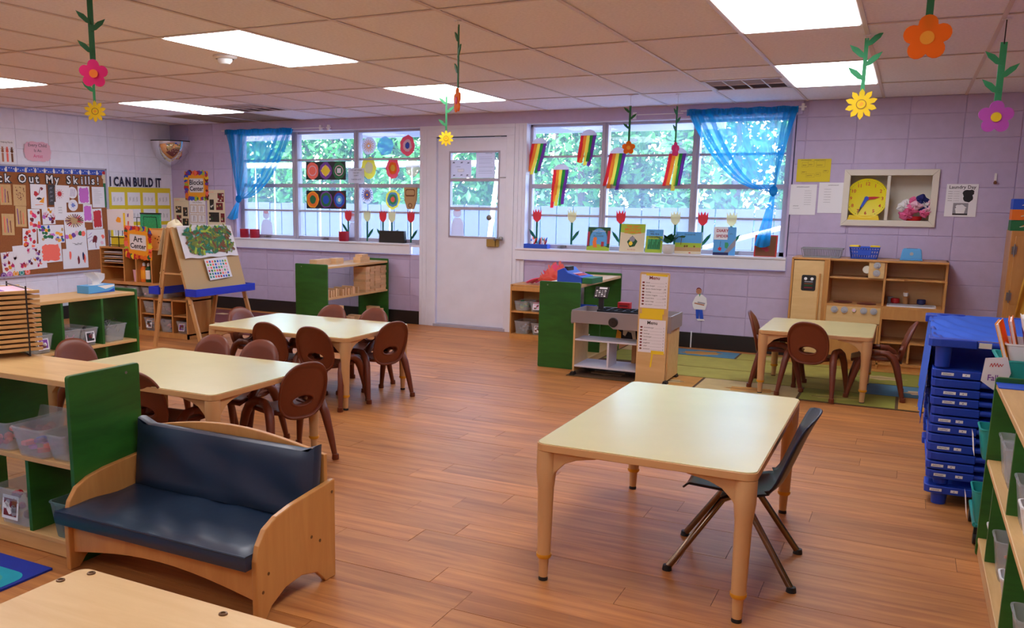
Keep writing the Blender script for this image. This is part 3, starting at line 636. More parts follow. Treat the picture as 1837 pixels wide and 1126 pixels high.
for k in range(4): s.rect(-.034, -.045+k*.017, .034, -.036+k*.017, ['maroon', 'leaf_dark', 'brown', 'grey_ink'][k], .002)
s.build('ice_panel', d)
MB().box(-.62, 0, .02, -.595, .02, .915, 'maple_upright').build('stile', t)
MB().box(-.575, .0, .530, -.155, D-.012, .548, 'maple').build('stove_top', t, bevel=.002)
MB().box(-.137, .0, .530, X1-.018, D-.012, .548, 'maple').build('counter', t, bevel=.002)
MB().box(-.575, .0, .395, -.155, .016, .530, 'maple_light').build('control_panel', t)
d = MB().box(-.572, .0, .06, -.158, .016, .388, 'maple').build('oven_door', t, bevel=.002); MB().box(-.52, -.02, .35, -.21, 0, .362, 'maple_upright').build('handle', d, bevel=.003)
MB().box(-.137, .0, .440, X1-.018, .016, .530, 'maple').build('sink_apron', t)
MB().box(-.137, .02, .235, X1-.018, D-.012, .250, 'maple').build('shelf', t); MB().box(.075, .02, .075, .09, D-.012, .235, 'maple_upright').build('divider', t); MB().box(-.575, .0, .05, X1-.018, D-.012, .068, 'maple').box(X0, .01, 0, X1, .03, .05, 'maple').build('base', t)
MB().prism([(-.575, .07), (.0, .07), (.03, .10), (.24, .10), (.27, .07), (X1-.018, .07), (X1-.018, D-.012), (-.575, D-.012)], 'z', .76, .776, 'maple').build('upper_shelf', t, bevel=.002)
f = MB().box(-.275, .05, .776, -.155, .066, .912, 'maple_light').build('timer_panel', t)
for x, z, p in [(-.213, .885, f), (-.213, .82, f)] + [(q, .50, t) for q in (-.512, -.433, -.283, -.206)]:
    yy = .05 if p is f else 0
    MB(((x, yy, z), (1, 0, 0), (0, 0, 1), (0, -1, 0))).lathe([(0, .018), (.012, .018), (.013, .010), (.027, .010), (.028, .002), (.028, 0)], 'knob_grey', n=18).build('knob', p, smooth=40)
MB(((-.358, 0, .50), (1, 0, 0), (0, 0, 1), (0, -1, 0))).lathe([(0, .012), (.014, .012), (.018, 0)], 'ivory', n=14).disc(0, 0, .01, 'lightpink', .013).build('knob', t, smooth=40)
MB(((-.29, .07, .845), (1, 0, 0), (0, 0, 1), (0, -1, 0))).lathe([(0, .012), (.03, .012), (.034, 0)], 'ivory', n=14).build('dial', f, smooth=40)
for x, y in ((-.46, .15), (-.27, .10)):
    m = MB(); m.lathe([(0, .004), (.075, .004), (.078, .008), (.05, .012), (0, .012)], 'burner', n=26, c=(x, y, .546)); m.build('burner', t, smooth=40)
m = MB().prism(rrect(-.115, .03, .255, .24, .03), 'z', .546, .556, 'sink_white').build('sink_basin', t, smooth=40, bevel=.003)
MB().prism(rrect(-.095, .045, .235, .20, .03), 'z', .5565, .557, 'knob_grey').build('bowl', m)
MB().box(.005, .25, .548, .04, .28, .63, 'maple').tube([(.022, .26, .63), (.022, .25, .66), (.022, .20, .66)], .014, 'maple').lathe([(.016, 0), (.020, .01), (.02, .03), (0, .03)], 'white', c=(.022, .20, .625)).build('tap', t, smooth=40)
for x, c_ in ((-.075, 'red'), (.125, 'navy')): MB().lathe([(0, .05), (.03, .05), (.034, .045), (.034, .012), (.02, .01), (.02, 0)], c_, n=16, c=(x+.02, .27, .548)).build('tap_knob', t, smooth=40)
MB().lathe([(0, .06), (.028, .06), (.02, .05), (.02, .0)], 'knob_grey', n=16, c=(-.095, .30, .548)).build('shaker', t, smooth=40)
# things standing on the play kitchen
t = thing('dish_rack', 'grey wire dish basket on the left end of the play kitchen', 'basket', (-.66, 8.385, .932)); mat('rack_grey', (128, 130, 138), .45)
m = MB(); a, b = .165, .10
for z, k in ((.003, .88), (.075, 1)): m.tube([(a*k, b*k, z), (-a*k, b*k, z), (-a*k, -b*k, z), (a*k, -b*k, z), (a*k, b*k, z)], .006, 'rack_grey', n=6)
m.build('rim', t, smooth=50)
for i in range(23):
    x = -a*.9+i*a*1.8/22
    MB().tube([(x*1.1, -b, .074), (x, -b*.88, .004), (x, b*.88, .004), (x*1.1, b, .074)], .0034, 'rack_grey', n=5).build('wire', t)
t = thing('shopping_basket', 'blue toy shopping basket with yellow handles on the play kitchen', 'basket', (-.325, 8.40, .932))
a, b = .115, .075; m = MB()
for (x0, y0, x1, y1) in ((-a, -b, a, -b), (-a, b, a, b), (-a, -b, -a, b), (a, -b, a, b)):
    for i in range(12 if x0 != x1 else 7):
        q = i/(11 if x0 != x1 else 6); x, y = x0+(x1-x0)*q, y0+(y1-y0)*q
        m.tube([(x*.86, y*.86, .002), (x, y, .095)], .0045, 'blue', n=4)
    for z in (.004, .04, .07, .095):
        k = .86+.14*z/.095; m.tube([(x0*k, y0*k, z), (x1*k, y1*k, z)], .006 if z > .09 else .004, 'blue', n=5)
m.box(-a*.86, -b*.86, 0, a*.86, b*.86, .004, 'blue').box(-.05, -b-.001, .03, .05, -b+.006, .075, 'blue'); m.build('basket_body', t)
for s in (-1, 1): MB().tube([(s*.045, b, .098), (s*.05, 0, .103), (s*.11, -b+.01, .106), (s*.045, -b, .108)], .009, 'yellow', n=7).build('handle', t, smooth=50)
t = thing('toy_toaster', 'sky blue plastic toy toaster on the play kitchen', 'toy toaster', (.035, 8.39, .932))
MB().prism([(-.082, .008), (.082, .008), (.072, .085), (.060, .098), (-.060, .098), (-.072, .085)], 'y', -.05, .05, 'sky').build('body', t, bevel=.008)
MB().box(-.085, -.055, 0, .085, .055, .01, 'sky').build('base', t, bevel=.003); MB().box(-.04, -.03, .094, .04, -.012, .0985, 'navy').box(-.04, .012, .094, .04, .03, .0985, 'navy').build('slot', t)
MB(((0, -.0505, .055), (1, 0, 0), (0, 0, 1), (0, -1, 0))).disc(0, 0, .014, 'knob_grey', .001).build('emblem', t)
# ---------------------------------------------------------------- market stand with the menu board
t = thing('market_stand', 'grey-topped play market stand with two menus on its tall front board', 'play stand', (0, 6.68, 0))
for x in (-2.33, -1.575): MB().box(x, 0, .03, x+.016, .34, .46, 'maple_light').build('side_panel', t, bevel=.002)
MB().prism([(p, q) for p, q in [(-2.35, .43), (-2.04, .43), (-2.0, .40), (-1.545, .40), (-1.545, .515), (-1.56, .53), (-2.335, .53), (-2.35, .515)]], 'y', -.012, .0, 'grey_edge').box(-2.35, .34, .42, -1.545, .352, .53, 'grey_edge').build('apron', t, bevel=.002)
MB().box(-1.557, 0, .42, -1.545, .34, .53, 'grey_edge').build('end_apron', t)
MB().box(-2.35, 0, .42, -2.338, .34, .53, 'grey_edge').build('end_apron', t)
MB().box(-2.34, 0, .475, -1.557, .34, .485, 'pale_board').build('tray_board', t)
MB().box(-2.314, .0, .285, -1.575, .22, .298, 'pale_board').build('shelf', t, bevel=.002); MB().box(-2.314, .0, .07, -1.575, .34, .085, 'pale_board').build('bottom_board', t, bevel=.002)
MB().box(-2.045, .0, .085, -2.03, .22, .285, 'pale_board').build('divider', t)
MB().box(-1.60, .31, .085, -1.93, .32, .42, 'maple').build('back_panel', t)
for x, y in ((-2.32, 0), (-1.57, 0), (-2.32, .33), (-1.57, .33)): MB().prism([(x-.02, 0), (x+.025, 0), (x+.012, .032), (x-.008, .032)], 'y', y-.045, y+.02, 'black').build('foot', t)
MB(((-2.0, -.013, .455), (1, 0, 0), (0, 0, 1), (0, -1, 0))).lathe([(0, .014), (.034, .014), (.038, .008), (.038, 0)], 'dark_metal', n=24).disc(0, 0, .006, 'black', .0145).build('scale_dial', t, smooth=30)
b = MB().prism(rrect(-1.80, .0, -1.572, .862, .015), 'y', -.03, -.014, 'maple_light').build('menu_board', t, bevel=.002)
def menu(z1, z0, col, items, parent):
    o = MB(((-1.686, -.0305, 0), (1, 0, 0), (0, 0, 1), (0, -1, 0))); o.rect(-.103, z0, .103, z1, 'paper', .001, t=.0008)
    o.text('Menu', 0, z1-.036, .036, col, .0014, bold=.0008)
    n = len(items); st = (z1-z0-.065)/n
    for i, (a, p) in enumerate(items):
        z = z1-.066-i*st; c_ = ['maroon', 'brown', 'maroon', 'brown', 'maroon', 'maroon', 'maroon', 'brown'][i % 8]
        o.blob(-.083, z+.005, .010, c_, .0014, ry=.007, jag=.12); o.text(a, -.064, z, .0145, 'ink', .0014, al='LEFT'); o.text(p, .093, z, .0145, 'ink', .0014, al='RIGHT')
        o.line(-.064+.0072*len(a), z, .078, z, .0008, 'ink', .0013)
    return o.build('menu_sheet', parent)
menu(.845, .59, 'maroon', [('drink', '4'), ('plain burger', '5'), ('bacon cheese burger', '$5'), ('hotdog', '1.75'), ('chicken nuggets', '6'), ('french fries', '2.00'), ('onion rings', '2'), ('ice cream', '3')], b)
menu(.50, .245, 'black', [('cheeseburger', '3'), ('tacos', '2'), ('hotdogs', '2'), ('hamburger', '4'), ('pizza', '2'), ('spaghetti', '5'), ('salad', '3'), ('sandwich', '4')], b)
m = MB(((-1.686, -.031, 0), (1, 0, 0), (0, 0, 1), (0, -1, 0))); m.rect(-.065, .836, .10, .852, 'yellow', .002, a=-.03); m.rect(-.10, .505, .06, .545, 'yellow', .002).rect(-.085, .545, .085, .585, 'yellow', .002, a=.01).rect(.06, .50, .075, .575, 'yellow', .0025); m.rect(0, .235, .10, .262, 'yellow', .002).rect(.0, .13, .012, .235, 'yellow', .002, a=-.1); m.build('yellow_tape', b)
m = MB(((-1.96, 6.965, .36), (1, 0, 0), (0, 0, 1), (0, -1, 0))); m.grid(lambda u, v: (-.10+.20*u, -.10+.17*v, .008*math.sin(u*14)), 14, 4, 'black'); m.poly([(-.02, .05), (.03, .06), (.06, .02), (.07, -.07), (.045, -.075), (.03, -.02), (.0, -.01), (-.02, -.05), (-.04, -.04), (-.04, .02)], 'cream_paper', .0125).poly([(-.10, -.09), (-.055, -.09), (-.055, -.02), (-.09, .0)], 'gold', .0125); m.build('patterned_cloth', smooth=60, label='black cloth with a cream and yellow pattern behind the market stand', category='cloth')
# sorter tray, keypad, boxes in the stand
t = thing('cash_tray', 'black plastic coin tray on top of the market stand', 'tray', (-1.98, 6.80, .485))
m = MB().box(-.17, -.09, 0, .17, .13, .012, 'black')
for x in (-.17, -.10, -.035, .03, .095, .162): m.box(x, -.09, 0, x+.008, .13, .055, 'black')
for y in (-.09, .02, .122): m.box(-.17, y, 0, .17, y+.008, .055, 'black')
m.build('tray', t)
t = thing('toy_card_reader', 'black toy card reader keypad on a short post', 'toy', (-2.14, 6.78, .485))
MB().box(-.06, -.04, 0, .06, .05, .02, 'black').build('base', t, bevel=.003); MB().box(-.02, -.012, .02, .02, .012, .17, 'black').build('post', t, bevel=.003)
k = MB(); k.prism([(-.035, .15), (.02, .235), (.034, .226), (-.018, .142)], 'x', -.055, .055, 'dark_metal')
fr_ = ((0, -.0075, .1925), (1, 0, 0), (0, .5433, .8395), (0, -.8395, .5433)); k = k.build('keypad', t, bevel=.003)
q = MB(fr_); q.rect(-.02, .026, .045, .042, 'white', .0015)
for i in range(4):
    for j in range(4): q.rect(-.044+i*.023, -.042+j*.016, -.028+i*.023, -.032+j*.016, 'grey_ink' if (i+j) % 3 else 'white', .0015)
q.build('keys', k)
t = thing('paper_box', 'red printed play food box at the rear of the market stand', 'box', (-2.0, 6.965, .485)); MB().box(-.05, -.03, 0, .05, .03, .10, 'red').build('carton', t); MB(((0, -.0305, 0), (1, 0, 0), (0, 0, 1), (0, -1, 0))).rect(-.03, .01, .03, .05, 'white', .001).rect(-.035, .065, .035, .08, 'maroon', .001).build('label_print', t)
# ---------------------------------------------------------------- tubs
def tub(loc, w_, d, h, label, rz=0, m='plastic_clear', fill=None, pic=None, group='clear plastic storage tubs', cat='tub', handle=False, name='storage_tub'):
    """open tapered tub, its front edge centre at loc, running back along +y"""
    t = thing(name, label, cat, loc, rz, group)
    def ring_(k, z, r=.02): return [(x*1.0, y, z) for x, y in rrect(-w_/2*k, d/2-d/2*k, w_/2*k, d/2+d/2*k, r, 3)]
    levels = [ring_(.82, .0), ring_(.84, .008), ring_(.97, h-.008), ring_(1.0, h-.006), ring_(1.0, h), ring_(.955, h), ring_(.95, h-.012), ring_(.81, .006)]
    o = MB(); n = len(levels[0])
    vs = [p for L in levels for p in L]; fs = [(i*n+j, i*n+(j+1) % n, (i+1)*n+(j+1) % n, (i+1)*n+j) for i in range(len(levels)-1) for j in range(n)]
    fs += [tuple(range(n))[::-1], tuple(range((len(levels)-1)*n, len(levels)*n))]; o.add(vs, fs, m); o.build('tub_body', t, smooth=40)
    if fill:
        c = MB(); rg = random.Random(int(abs(loc[0]*97+loc[1]*31))+5); col, kind, lev = fill
        nn = 26
        for i in range(nn):
            x, y, z = rg.uniform(-.34, .34)*w_, d/2+rg.uniform(-.36, .36)*d, rg.uniform(.02, lev*h); s = rg.uniform(.45, 1)*min(w_, d)*.13; cc = col[i % len(col)]
            if kind == 'box': c.box(x-s, y-s*.6, z, x+s, y+s*.6, z+s*.7, cc, rz=rg.uniform(0, 3))
            elif kind == 'ball': c.lathe([(0, -s*.8), (s*.7, -s*.4), (s*.8, 0), (s*.6, s*.5), (0, s*.8)], cc, n=8, c=(x, y, max(z, s)))
            else: c.tube([(x, y, z), (x+rg.uniform(-1, 1)*s*2, y+rg.uniform(-.6, .6)*s*2, z+s), (x+rg.uniform(-1, 1)*s*2, y, z+s*rg.uniform(.3, 2))], s*.16, cc, n=5)
        c.build('contents', t, kind='stuff')
    if pic:
        k = MB(((0, 0, 0), (1, 0, 0), (0, .13, .99), (0, -.99, .13))); k.rect(-w_*.24, h*.22, w_*.24, h*.82, 'paper', .0045-.002); yb = h*.3
        k.rect(-w_*.19, h*.30, w_*.19, h*.74, pic, .0055-.002)
        for i in range(6): k.blob(R.uniform(-.14, .14)*w_, h*R.uniform(.38, .66), .1*h, R.choice(['white', 'grey_ink', 'brown', 'maroon']), .0065-.002)
        k.build('picture_label', t)
    return t
MIX = ['red', 'blue', 'yellow', 'leaf', 'purple', 'orange']
WARM = ['red', 'orange', 'pink', 'lilac_pink']
tub((-3.15, 2.15, .385), .19, .30, .12, 'clear tub of red toys at the left edge of photo, upper shelf', 0, fill=(['red', 'coral', 'orange'], 'ball', .55))
tub((-2.935, 2.14, .385), .185, .31, .12, 'clear tub of purple and red toys, middle of the upper shelf', 0, fill=(['lilac_pink', 'coral', 'purple', 'blue', 'red'], 'box', .45))
tub((-2.80, 2.16, .385), .11, .30, .105, 'plain clear tub beside the green shelf end, upper shelf', 0)
tub((-3.09, 2.16, .073), .20, .30, .16, 'clear tub with red contents and a picture, lower shelf', 0, fill=(['red', 'maroon', 'grey_ink'], 'ball', .8), pic='maroon')
tub((-2.80, 2.16, .073), .12, .28, .15, 'bluish clear tub under the shelf beside the bench', 0, m='plastic_smoke')
def side_tub(y, w_, h, z, label, **k): return tub((-4.945, y, z), w_, .30, h, label, PI/2, **k)
side_tub(3.80, .17, .125, .365, 'clear tub with a purple picture behind the drying rack', pic='purple')
side_tub(4.035, .15, .13, .365, 'clear tub with a dark cord, left of the picture tub', fill=(['black', 'pink'], 'wire', .6))
side_tub(4.175, .155, .125, .365, 'clear tub with a black picture in the middle of the tub shelf', fill=(['black', 'dark_metal'], 'ball', .9), pic='black')
side_tub(4.41, .19, .125, .365, 'clear tub of black gadgets at the right of the tub shelf', fill=(['black', 'dark_metal', 'grey_ink'], 'wire', 1.15))
for y, z, m_, lb in ((3.72, .40, 'plastic_clear', 'clear tub farthest along the right shelf, upper level'), (3.60, .40, 'plastic_clear', 'clear tub with red pieces second along the right shelf'), (3.15, .40, 'plastic_clear', 'round-cornered clear tub past the divider, right shelf'), (3.02, .40, 'plastic_white', 'milky tub in front of the right shelf divider'),
                     (3.78, .075, 'plastic_white', 'milky tub on the floor board at the far end, right shelf'), (3.55, .075, 'plastic_clear', 'clear tub with pink contents on the right shelf floor board'), (3.28, .075, 'plastic_white', 'small milky tub nearer on the right shelf floor board'), (2.88, .075, 'plastic_clear', 'clear tub at the bottom right corner of photo')):
    tub((.365, y, z), .15 if m_ == 'plastic_clear' else .11, .28, .15 if m_ == 'plastic_clear' else .11, lb, -PI/2, m=m_, fill=(WARM, 'box', .5) if 'pink' in lb or 'red' in lb else None)
tub((-2.365, 7.05, .385), .17, .28, .10, 'white tub on the shelf behind the market stand', PI/2, m='plastic_white'); tub((-2.365, 7.30, .385), .2, .28, .11, 'blue tub on the shelf behind the market stand', PI/2, m='blue')
tub((-2.365, 7.10, .06), .26, .3, .2, 'white tub low on the shelf behind the market stand', PI/2, m='plastic_white')
# ---------------------------------------------------------------- small orange shelf
t = thing('low_shelf', 'small orange wooden shelf of play food tubs beside the door', 'shelf', (-3.55, 8.20, 0))
for x in (0, .62): MB().box(x, 0, 0, x+.016, .34, .555, 'maple_upright').build('side_panel', t, bevel=.004)
for z in (.05, .285): MB().box(.016, .005, z-.016, .62, .33, z, 'maple').build('shelf', t)
MB().box(.016, .0, .0, .62, .016, .035, 'maple').build('kick_board', t); MB().box(.0, .02, .535, .636, .34, .553, 'maple').box(.016, 0, .49, .62, .016, .535, 'maple').build('top_board', t, bevel=.003); MB().box(.016, .325, 0, .62, .335, .54, 'maple_light').build('back_panel', t)
tub((-3.44, 8.215, .285), .155, .25, .10, 'clear tub of green play food, small orange shelf', fill=(['leaf', 'leaf_light', 'lime'], 'box', .8), name='storage_tub')
tub((-3.27, 8.215, .285), .15, .25, .10, 'clear tub with a brown picture, small orange shelf', fill=(['maroon', 'pink'], 'box', .9), pic='lightpink')
tub((-3.43, 8.215, .05), .165, .25, .13, 'clear tub with metal bowls, bottom of the orange shelf', fill=(['metal', 'knob_grey'], 'ball', .7))
tub((-3.25, 8.215, .05), .15, .25, .12, 'clear tub with a picture, bottom of the orange shelf', fill=(['brown', 'red'], 'box', .7), pic='brown')
# ---------------------------------------------------------------- art centre units
t = thing('cubby_unit', 'wooden cubby unit with tubs behind the easel', 'cubby unit', (-7.40, 6.42, 0))
L = 1.175
for x in (0, .31, .53, .725, .965, L-.016): MB().box(x, 0, .0 if x in (0, L-.016) else .05, x+.016, .36, .52 if x in (0, L-.016) else .385, 'maple_upright').build('upright', t)
for z in (.05, .385, .52): MB().box(0, 0, z-.016, L, .35, z, 'maple').build('shelf', t)
MB().box(0, .34, 0, L, .355, .52, 'maple_light').build('back_panel', t); MB().box(0, .0, 0, L, .016, .035, 'maple').build('kick_board', t)
for x0, x1 in ((.546, .725), (.741, .965), (.981, 1.159)): MB().box(x0, .01, .215, x1, .33, .227, 'maple').build('cubby_shelf', t)
t = thing('cubby_unit', 'upper wooden cubby unit holding paint bottles, under the art sign', 'cubby unit', (-7.40, 6.42, .52))
L = 1.0
for x in (0, .33, .50, .71, L-.016): MB().box(x, 0, .016, x+.016, .30, .345, 'maple_upright').build('upright', t)
for z in (.016, .36): MB().box(0, 0, z-.016, L, .30, z, 'maple').build('shelf', t)
for z in (.16, .20, .245, .29): MB().box(.016, .01, z-.006, .33, .29, z, 'maple').build('paper_slot', t)
MB().box(0, .29, 0, L, .30, .345, 'maple_light').build('back_panel', t)
t = thing('paper_stack', 'loose grey papers in the upper cubby slots', 'papers', (-7.22, 6.44, 0))
for z in (.722, .767, .812): MB().box(-.14, 0, z, .13, .25, z+.012, 'grey_ink', rz=R.uniform(-.05, .05)).box(-.12, -.02, z+.013, .12, .2, z+.018, 'paper', rz=R.uniform(-.1, .1)).build('sheets', t)
t = thing('pegboard_box', 'wooden peg box standing on top of the cubby unit', 'box', (-6.86, 6.46, .88))
MB().box(0, 0, 0, .47, .02, .185, 'maple_light').build('front', t); MB().box(0, .02, 0, .02, .2, .185, 'maple').box(.45, .02, 0, .47, .2, .185, 'maple').build('sides', t); MB().box(0, 0, .185, .47, .2, .20, 'maple').build('lid', t, bevel=.002)
for x, z in ((.24, .09), (.26, .12), (.28, .08), (.25, .06), (.21, .10)): MB().lathe([(0, .003), (.007, .003), (.008, 0)], 'brown', n=8).build('peg', t, loc=(x, 0, z)).rotation_euler = (PI/2, 0, 0)
MB(((0, -.001, 0), (1, 0, 0), (0, 0, 1), (0, -1, 0))).rect(.36, .10, .42, .17, 'black', .001).rect(.33, .02, .36, .07, 'teal', .001).rect(.37, .0, .41, .09, 'yellow', .001).build('stickers', t)
def bottle(x, col, lab, label):
    t = thing('paint_bottle', label, 'bottle', (x, 6.50, .536), 0, 'paint bottles in the cubby')
    MB().lathe([(0, 0), (.033, 0), (.034, .01), (.034, .125), (.028, .145), (.014, .155), (.013, .165), (0, .165)], col, n=16).build('bottle', t, smooth=40)
    MB().lathe([(.016, .16), (.016, .185), (.006, .195), (0, .195)], 'white', n=12).build('cap', t, smooth=40); MB().lathe([(.0348, .03), (.0348, .12)], lab, n=8, a0=-PI*.85, a1=-PI*.15).build('sticker', t)
bottle(-6.80, 'leaf_dark', 'white', 'dark green paint bottle with a white sticker in the cubby'); bottle(-6.72, 'black', 'white', 'black paint bottle with a white sticker in the cubby'); bottle(-6.865, 'orange', 'gold', 'orange paint bottle in the cubby')
tub((-6.94, 6.44, .536), .07, .1, .12, 'small pink cup in the upper cubby', m='lightpink', group=None)
t = thing('folded_easel_pad', 'dark board leaning inside the right cubby', 'board', (-6.60, 6.46, .54), 0); o = MB().box(-.01, 0, 0, .01, .22, .26, 'dark_metal').build('board', t); t.rotation_euler[1] = .32
k = 0
for x, z, h_, lb, f_, pc in ((-7.18, .385, .1, 'clear tub at the left of the top row in the cubby unit', None, None), (-6.98, .385, .1, 'clear tub second in the top row of the cubby unit', None, None), (-6.78, .385, .1, 'clear tub third in the top row of the cubby unit', (['white', 'lightpink'], 'box', .6), None), (-6.58, .385, .1, 'clear tub fourth in the top row, beside the easel leg', None, None),
    (-6.765, .227, .12, 'clear tub in the middle row left of the easel leg', (['tan'], 'box', .5), None), (-6.55, .227, .12, 'clear tub in the middle row behind the easel leg', (['lightpink', 'tan'], 'ball', .6), None),
    (-6.765, .05, .13, 'tub with orange paper and a dark picture in the cubby', (['orange', 'leaf', 'gold'], 'box', 1.0), 'black'), (-6.55, .05, .13, 'tub with a red ball in the bottom row of cubbies', (['coral', 'navy'], 'ball', .8), None), (-6.325, .05, .12, 'tub with a purple picture at the bottom right cubby', (['purple', 'red'], 'box', .8), 'purple')):
    tub((x, 6.43, z), .16, .26, h_, lb, fill=f_, pic=pc)
# ---------------------------------------------------------------- easel
t = thing('easel', 'double-sided wooden art easel with blue paint trays by the left window', 'easel', (0, 0, 0)); AX, AZ = -5.945, 1.115
y0, y1 = 5.955, 6.70
def legb(m, xa, za, xb, zb, y):
    dx, dz = xb-xa, zb-za; L = math.hypot(dx, dz); nx, nz = dz/L*.020, -dx/L*.020
    m.prism([(xa+nx, za+nz), (xa-nx, za-nz), (xb-nx, zb-nz), (xb+nx, zb+nz)], 'y', y-.011, y+.011, 'easel_wood')
for y in (y0, y1):
    for s, fx in ((1, -5.60), (-1, -6.195)):
        m = MB(); legb(m, AX+s*.012, AZ, fx, .0, y+(.001 if s > 0 else -.001)); g = m.build('leg', t, bevel=.003)
        for k in (.35, .5, .62): 
            m = MB(); m.cyl((AX+(fx-AX)*k, y-.014, AZ*(1-k)), (AX+(fx-AX)*k, y+.014, AZ*(1-k)), .006, 'bolt', n=8); m.build('bolt', g)
    MB().box(-6.09, y-.008, .69, -5.80, y+.008, .705, 'easel_wood').build('brace', t)
sl = (AX+.012+5.60)/AZ   # x change per metre of fall (negative) on the front side
def onface(y, z, d): return (AX+.012+(AZ-z)*(-sl)+d, y, z)
for s, fx, zb in ((1, -5.60, .50), (-1, -6.195, .50)):
    xa, xb = AX+s*.03, AX+(fx-AX)*(AZ-zb)/AZ+s*.018
    MB().prism([(xa, AZ-.01), (xa+s*.008, AZ-.01), (xb+s*.008, zb), (xb, zb)], 'y', y0-.02, y1+.03, 'masonite').build('board', t)
for s, xx in ((1, -5.765), (-1, -6.085)):
    m = MB(); w0, w1 = (xx, xx+s*.13) if s > 0 else (xx+s*.13, xx)
    m.box(w0, y0-.03, .50, w1, y1+.04, .508, 'tray_blue'); m.box(w0, y0-.03, .508, w0+.006, y1+.04, .57, 'tray_blue'); m.box(w1-.006, y0-.03, .508, w1, y1+.04, .57, 'tray_blue'); m.box(w0, y0-.03, .508, w1, y0-.024, .57, 'tray_blue'); m.box(w0, y1+.034, .508, w1, y1+.04, .57, 'tray_blue')
    g = m.build('paint_tray', t, bevel=.003)
    for y in (y0+.1, y1-.1): MB().box((w0+w1)/2-.02, y, .508, (w0+w1)/2+.02, y+.05, .512, 'white').build('cup_slot', g)
mat('olive', (120, 130, 40), .7)
# painting draped over the front board
fr = (onface(0, AZ, .036)[0], 0, AZ); vv = Vector((-sl*-1, 0, 1)); dv = Vector((sl, 0, 1)).normalized(); nn = Vector((1, 0, -sl)).normalized()
rg = random.Random(5)
m = MB(((AX+.056, y0+.03, AZ+.008), (0, 1, 0), tuple(dv), tuple(nn)))
m.grid(lambda u, v: (u*.72-.01, -.30*v+.004*math.sin(u*17), .004+.012*v*math.sin(u*9+1)**2), 24, 8, 'paper')
for i in range(330):
    a = rg.gauss(.1, .8); x, y = rg.uniform(.07, .65), -rg.uniform(.015, .26); L = rg.uniform(.015, .045)
    m.line(x-L*math.cos(a), y-L*math.sin(a), x+L*math.cos(a), y+L*math.sin(a), rg.uniform(.014, .028), rg.choice(['leaf', 'leaf', 'olive', 'olive', 'brown', 'leaf', 'teal', 'olive', 'leaf', 'lime', 'brown']), 0.0175+i*6e-6)
p = m.build('painting', smooth=60, label='green and brown painted sheet draped over the easel', category='painting')
m = MB(((AX+.03, y0+.03, AZ+.012), (0, 1, 0), (1, 0, 0), (0, 0, 1))); m.rect(0, -.035, .70, .03, 'paper', 0, t=.001); m.build('painting_fold', p)
c = onface(0, .73, .036)
m = MB(((c[0]+.012, 6.38, c[2]), (0, 1, 0), tuple(dv), tuple(nn))); m.rect(-.155, -.10, .155, .10, 'paper', 0, a=.05, t=.001)
for i in range(8):
    for j in range(6): m.rect(-.14+i*.035, -.088+j*.029, -.118+i*.035, -.068+j*.029, rg.choice(['sky', 'teal', 'leaf', 'coral', 'lime', 'lightpink', 'red' if i < 5 and j < 3 else 'leaf_light', 'blue']), .0008, a=.05+rg.uniform(-.1, .1))
m.build('painting', label='small grid of bright colours in a plastic sleeve, on the easel', category='painting')
m = MB(((AX-.04, 5.93, AZ-.01), (-.32, 0, -.95), (0, 1, 0), (-.95, 0, .32))); m.rect(.0, 0, .26, .6, 'cream_paper', .02, t=.001); m.build('paper_sheet', label='tan paper sheet hanging on the back of the easel', category='paper')
# ---------------------------------------------------------------- stack of cots
Q = 'stacked blue nap cots'
def cot(z, legs, label, x0=.155, x1=.735, y0=4.56, y1=5.68, upside=False, tape=True, first=None):
    t = thing('nap_cot', label, 'cot', (0, 0, z), 0, Q)
    for cx, sx in ((x0, 1), (x1, -1)):
        for cy, sy in ((y0, 1), (y1, -1)):
            w_, d = .195, .085
            pr = [(cx, cy+sy*.02), (cx+sx*.015, cy+sy*.006), (cx+sx*.05, cy), (cx+sx*w_, cy+sy*.004), (cx+sx*w_, cy+sy*.045), (cx+sx*.06, cy+sy*.07), (cx+sx*.055, cy+sy*.15), (cx, cy+sy*.15)]
            if sx*sy < 0: pr = pr[::-1]
            g = MB().prism(pr, 'z', 0, .037, 'cot_blue').build('corner_block', t, bevel=.004)
            if legs: MB().lathe([(.0, -legs), (.030, -legs), (.034, -.01), (.036, 0)], 'cot_blue', n=14, c=(cx+sx*.065, cy+sy*.045, 0)).build('leg', g, smooth=40)
            if tape and sy > 0 and sx > 0:
                fr_ = ((cx+.03, cy-.001, .018), (1, .04, 0), (0, 0, 1), (0, -1, 0)); m = MB(fr_); a = R.uniform(-.012, .02)
                m.rect(a, -.006, a+.05, .007, 'white', .0012).scrawl(a+.006, -.003, .036, .007, 'ink', .0016); m.build('name_tape', g); b = a+R.uniform(.06, .09); m = MB(fr_); m.rect(b, -.006, b+.03, .007, 'white', .0012).scrawl(b+.012, -.003, .006, .007, 'ink', .0016); m.build('number_tape', g)
    for cy in (y0+.022, y1-.022): MB().cyl((x0+.18, cy, .019), (x1-.18, cy, .019), .0135, 'cot_blue').build('end_tube', t, smooth=50)
    for cx in (x0+.028, x1-.028): MB().cyl((cx, y0+.14, .019), (cx, y1-.14, .019), .0135, 'cot_blue').build('side_tube', t, smooth=50)
    def cl(u, v): return (x0+.012+(x1-x0-.024)*u, y0+.05+(y1-y0-.10)*v, .024-.010*math.sin(PI*u)*math.sin(PI*v)+.0016*math.sin(u*31+v*9)*math.sin(v*14))
    MB().grid(cl, 14, 18, 'cot_cloth').build('cloth', t, smooth=60)
    return t
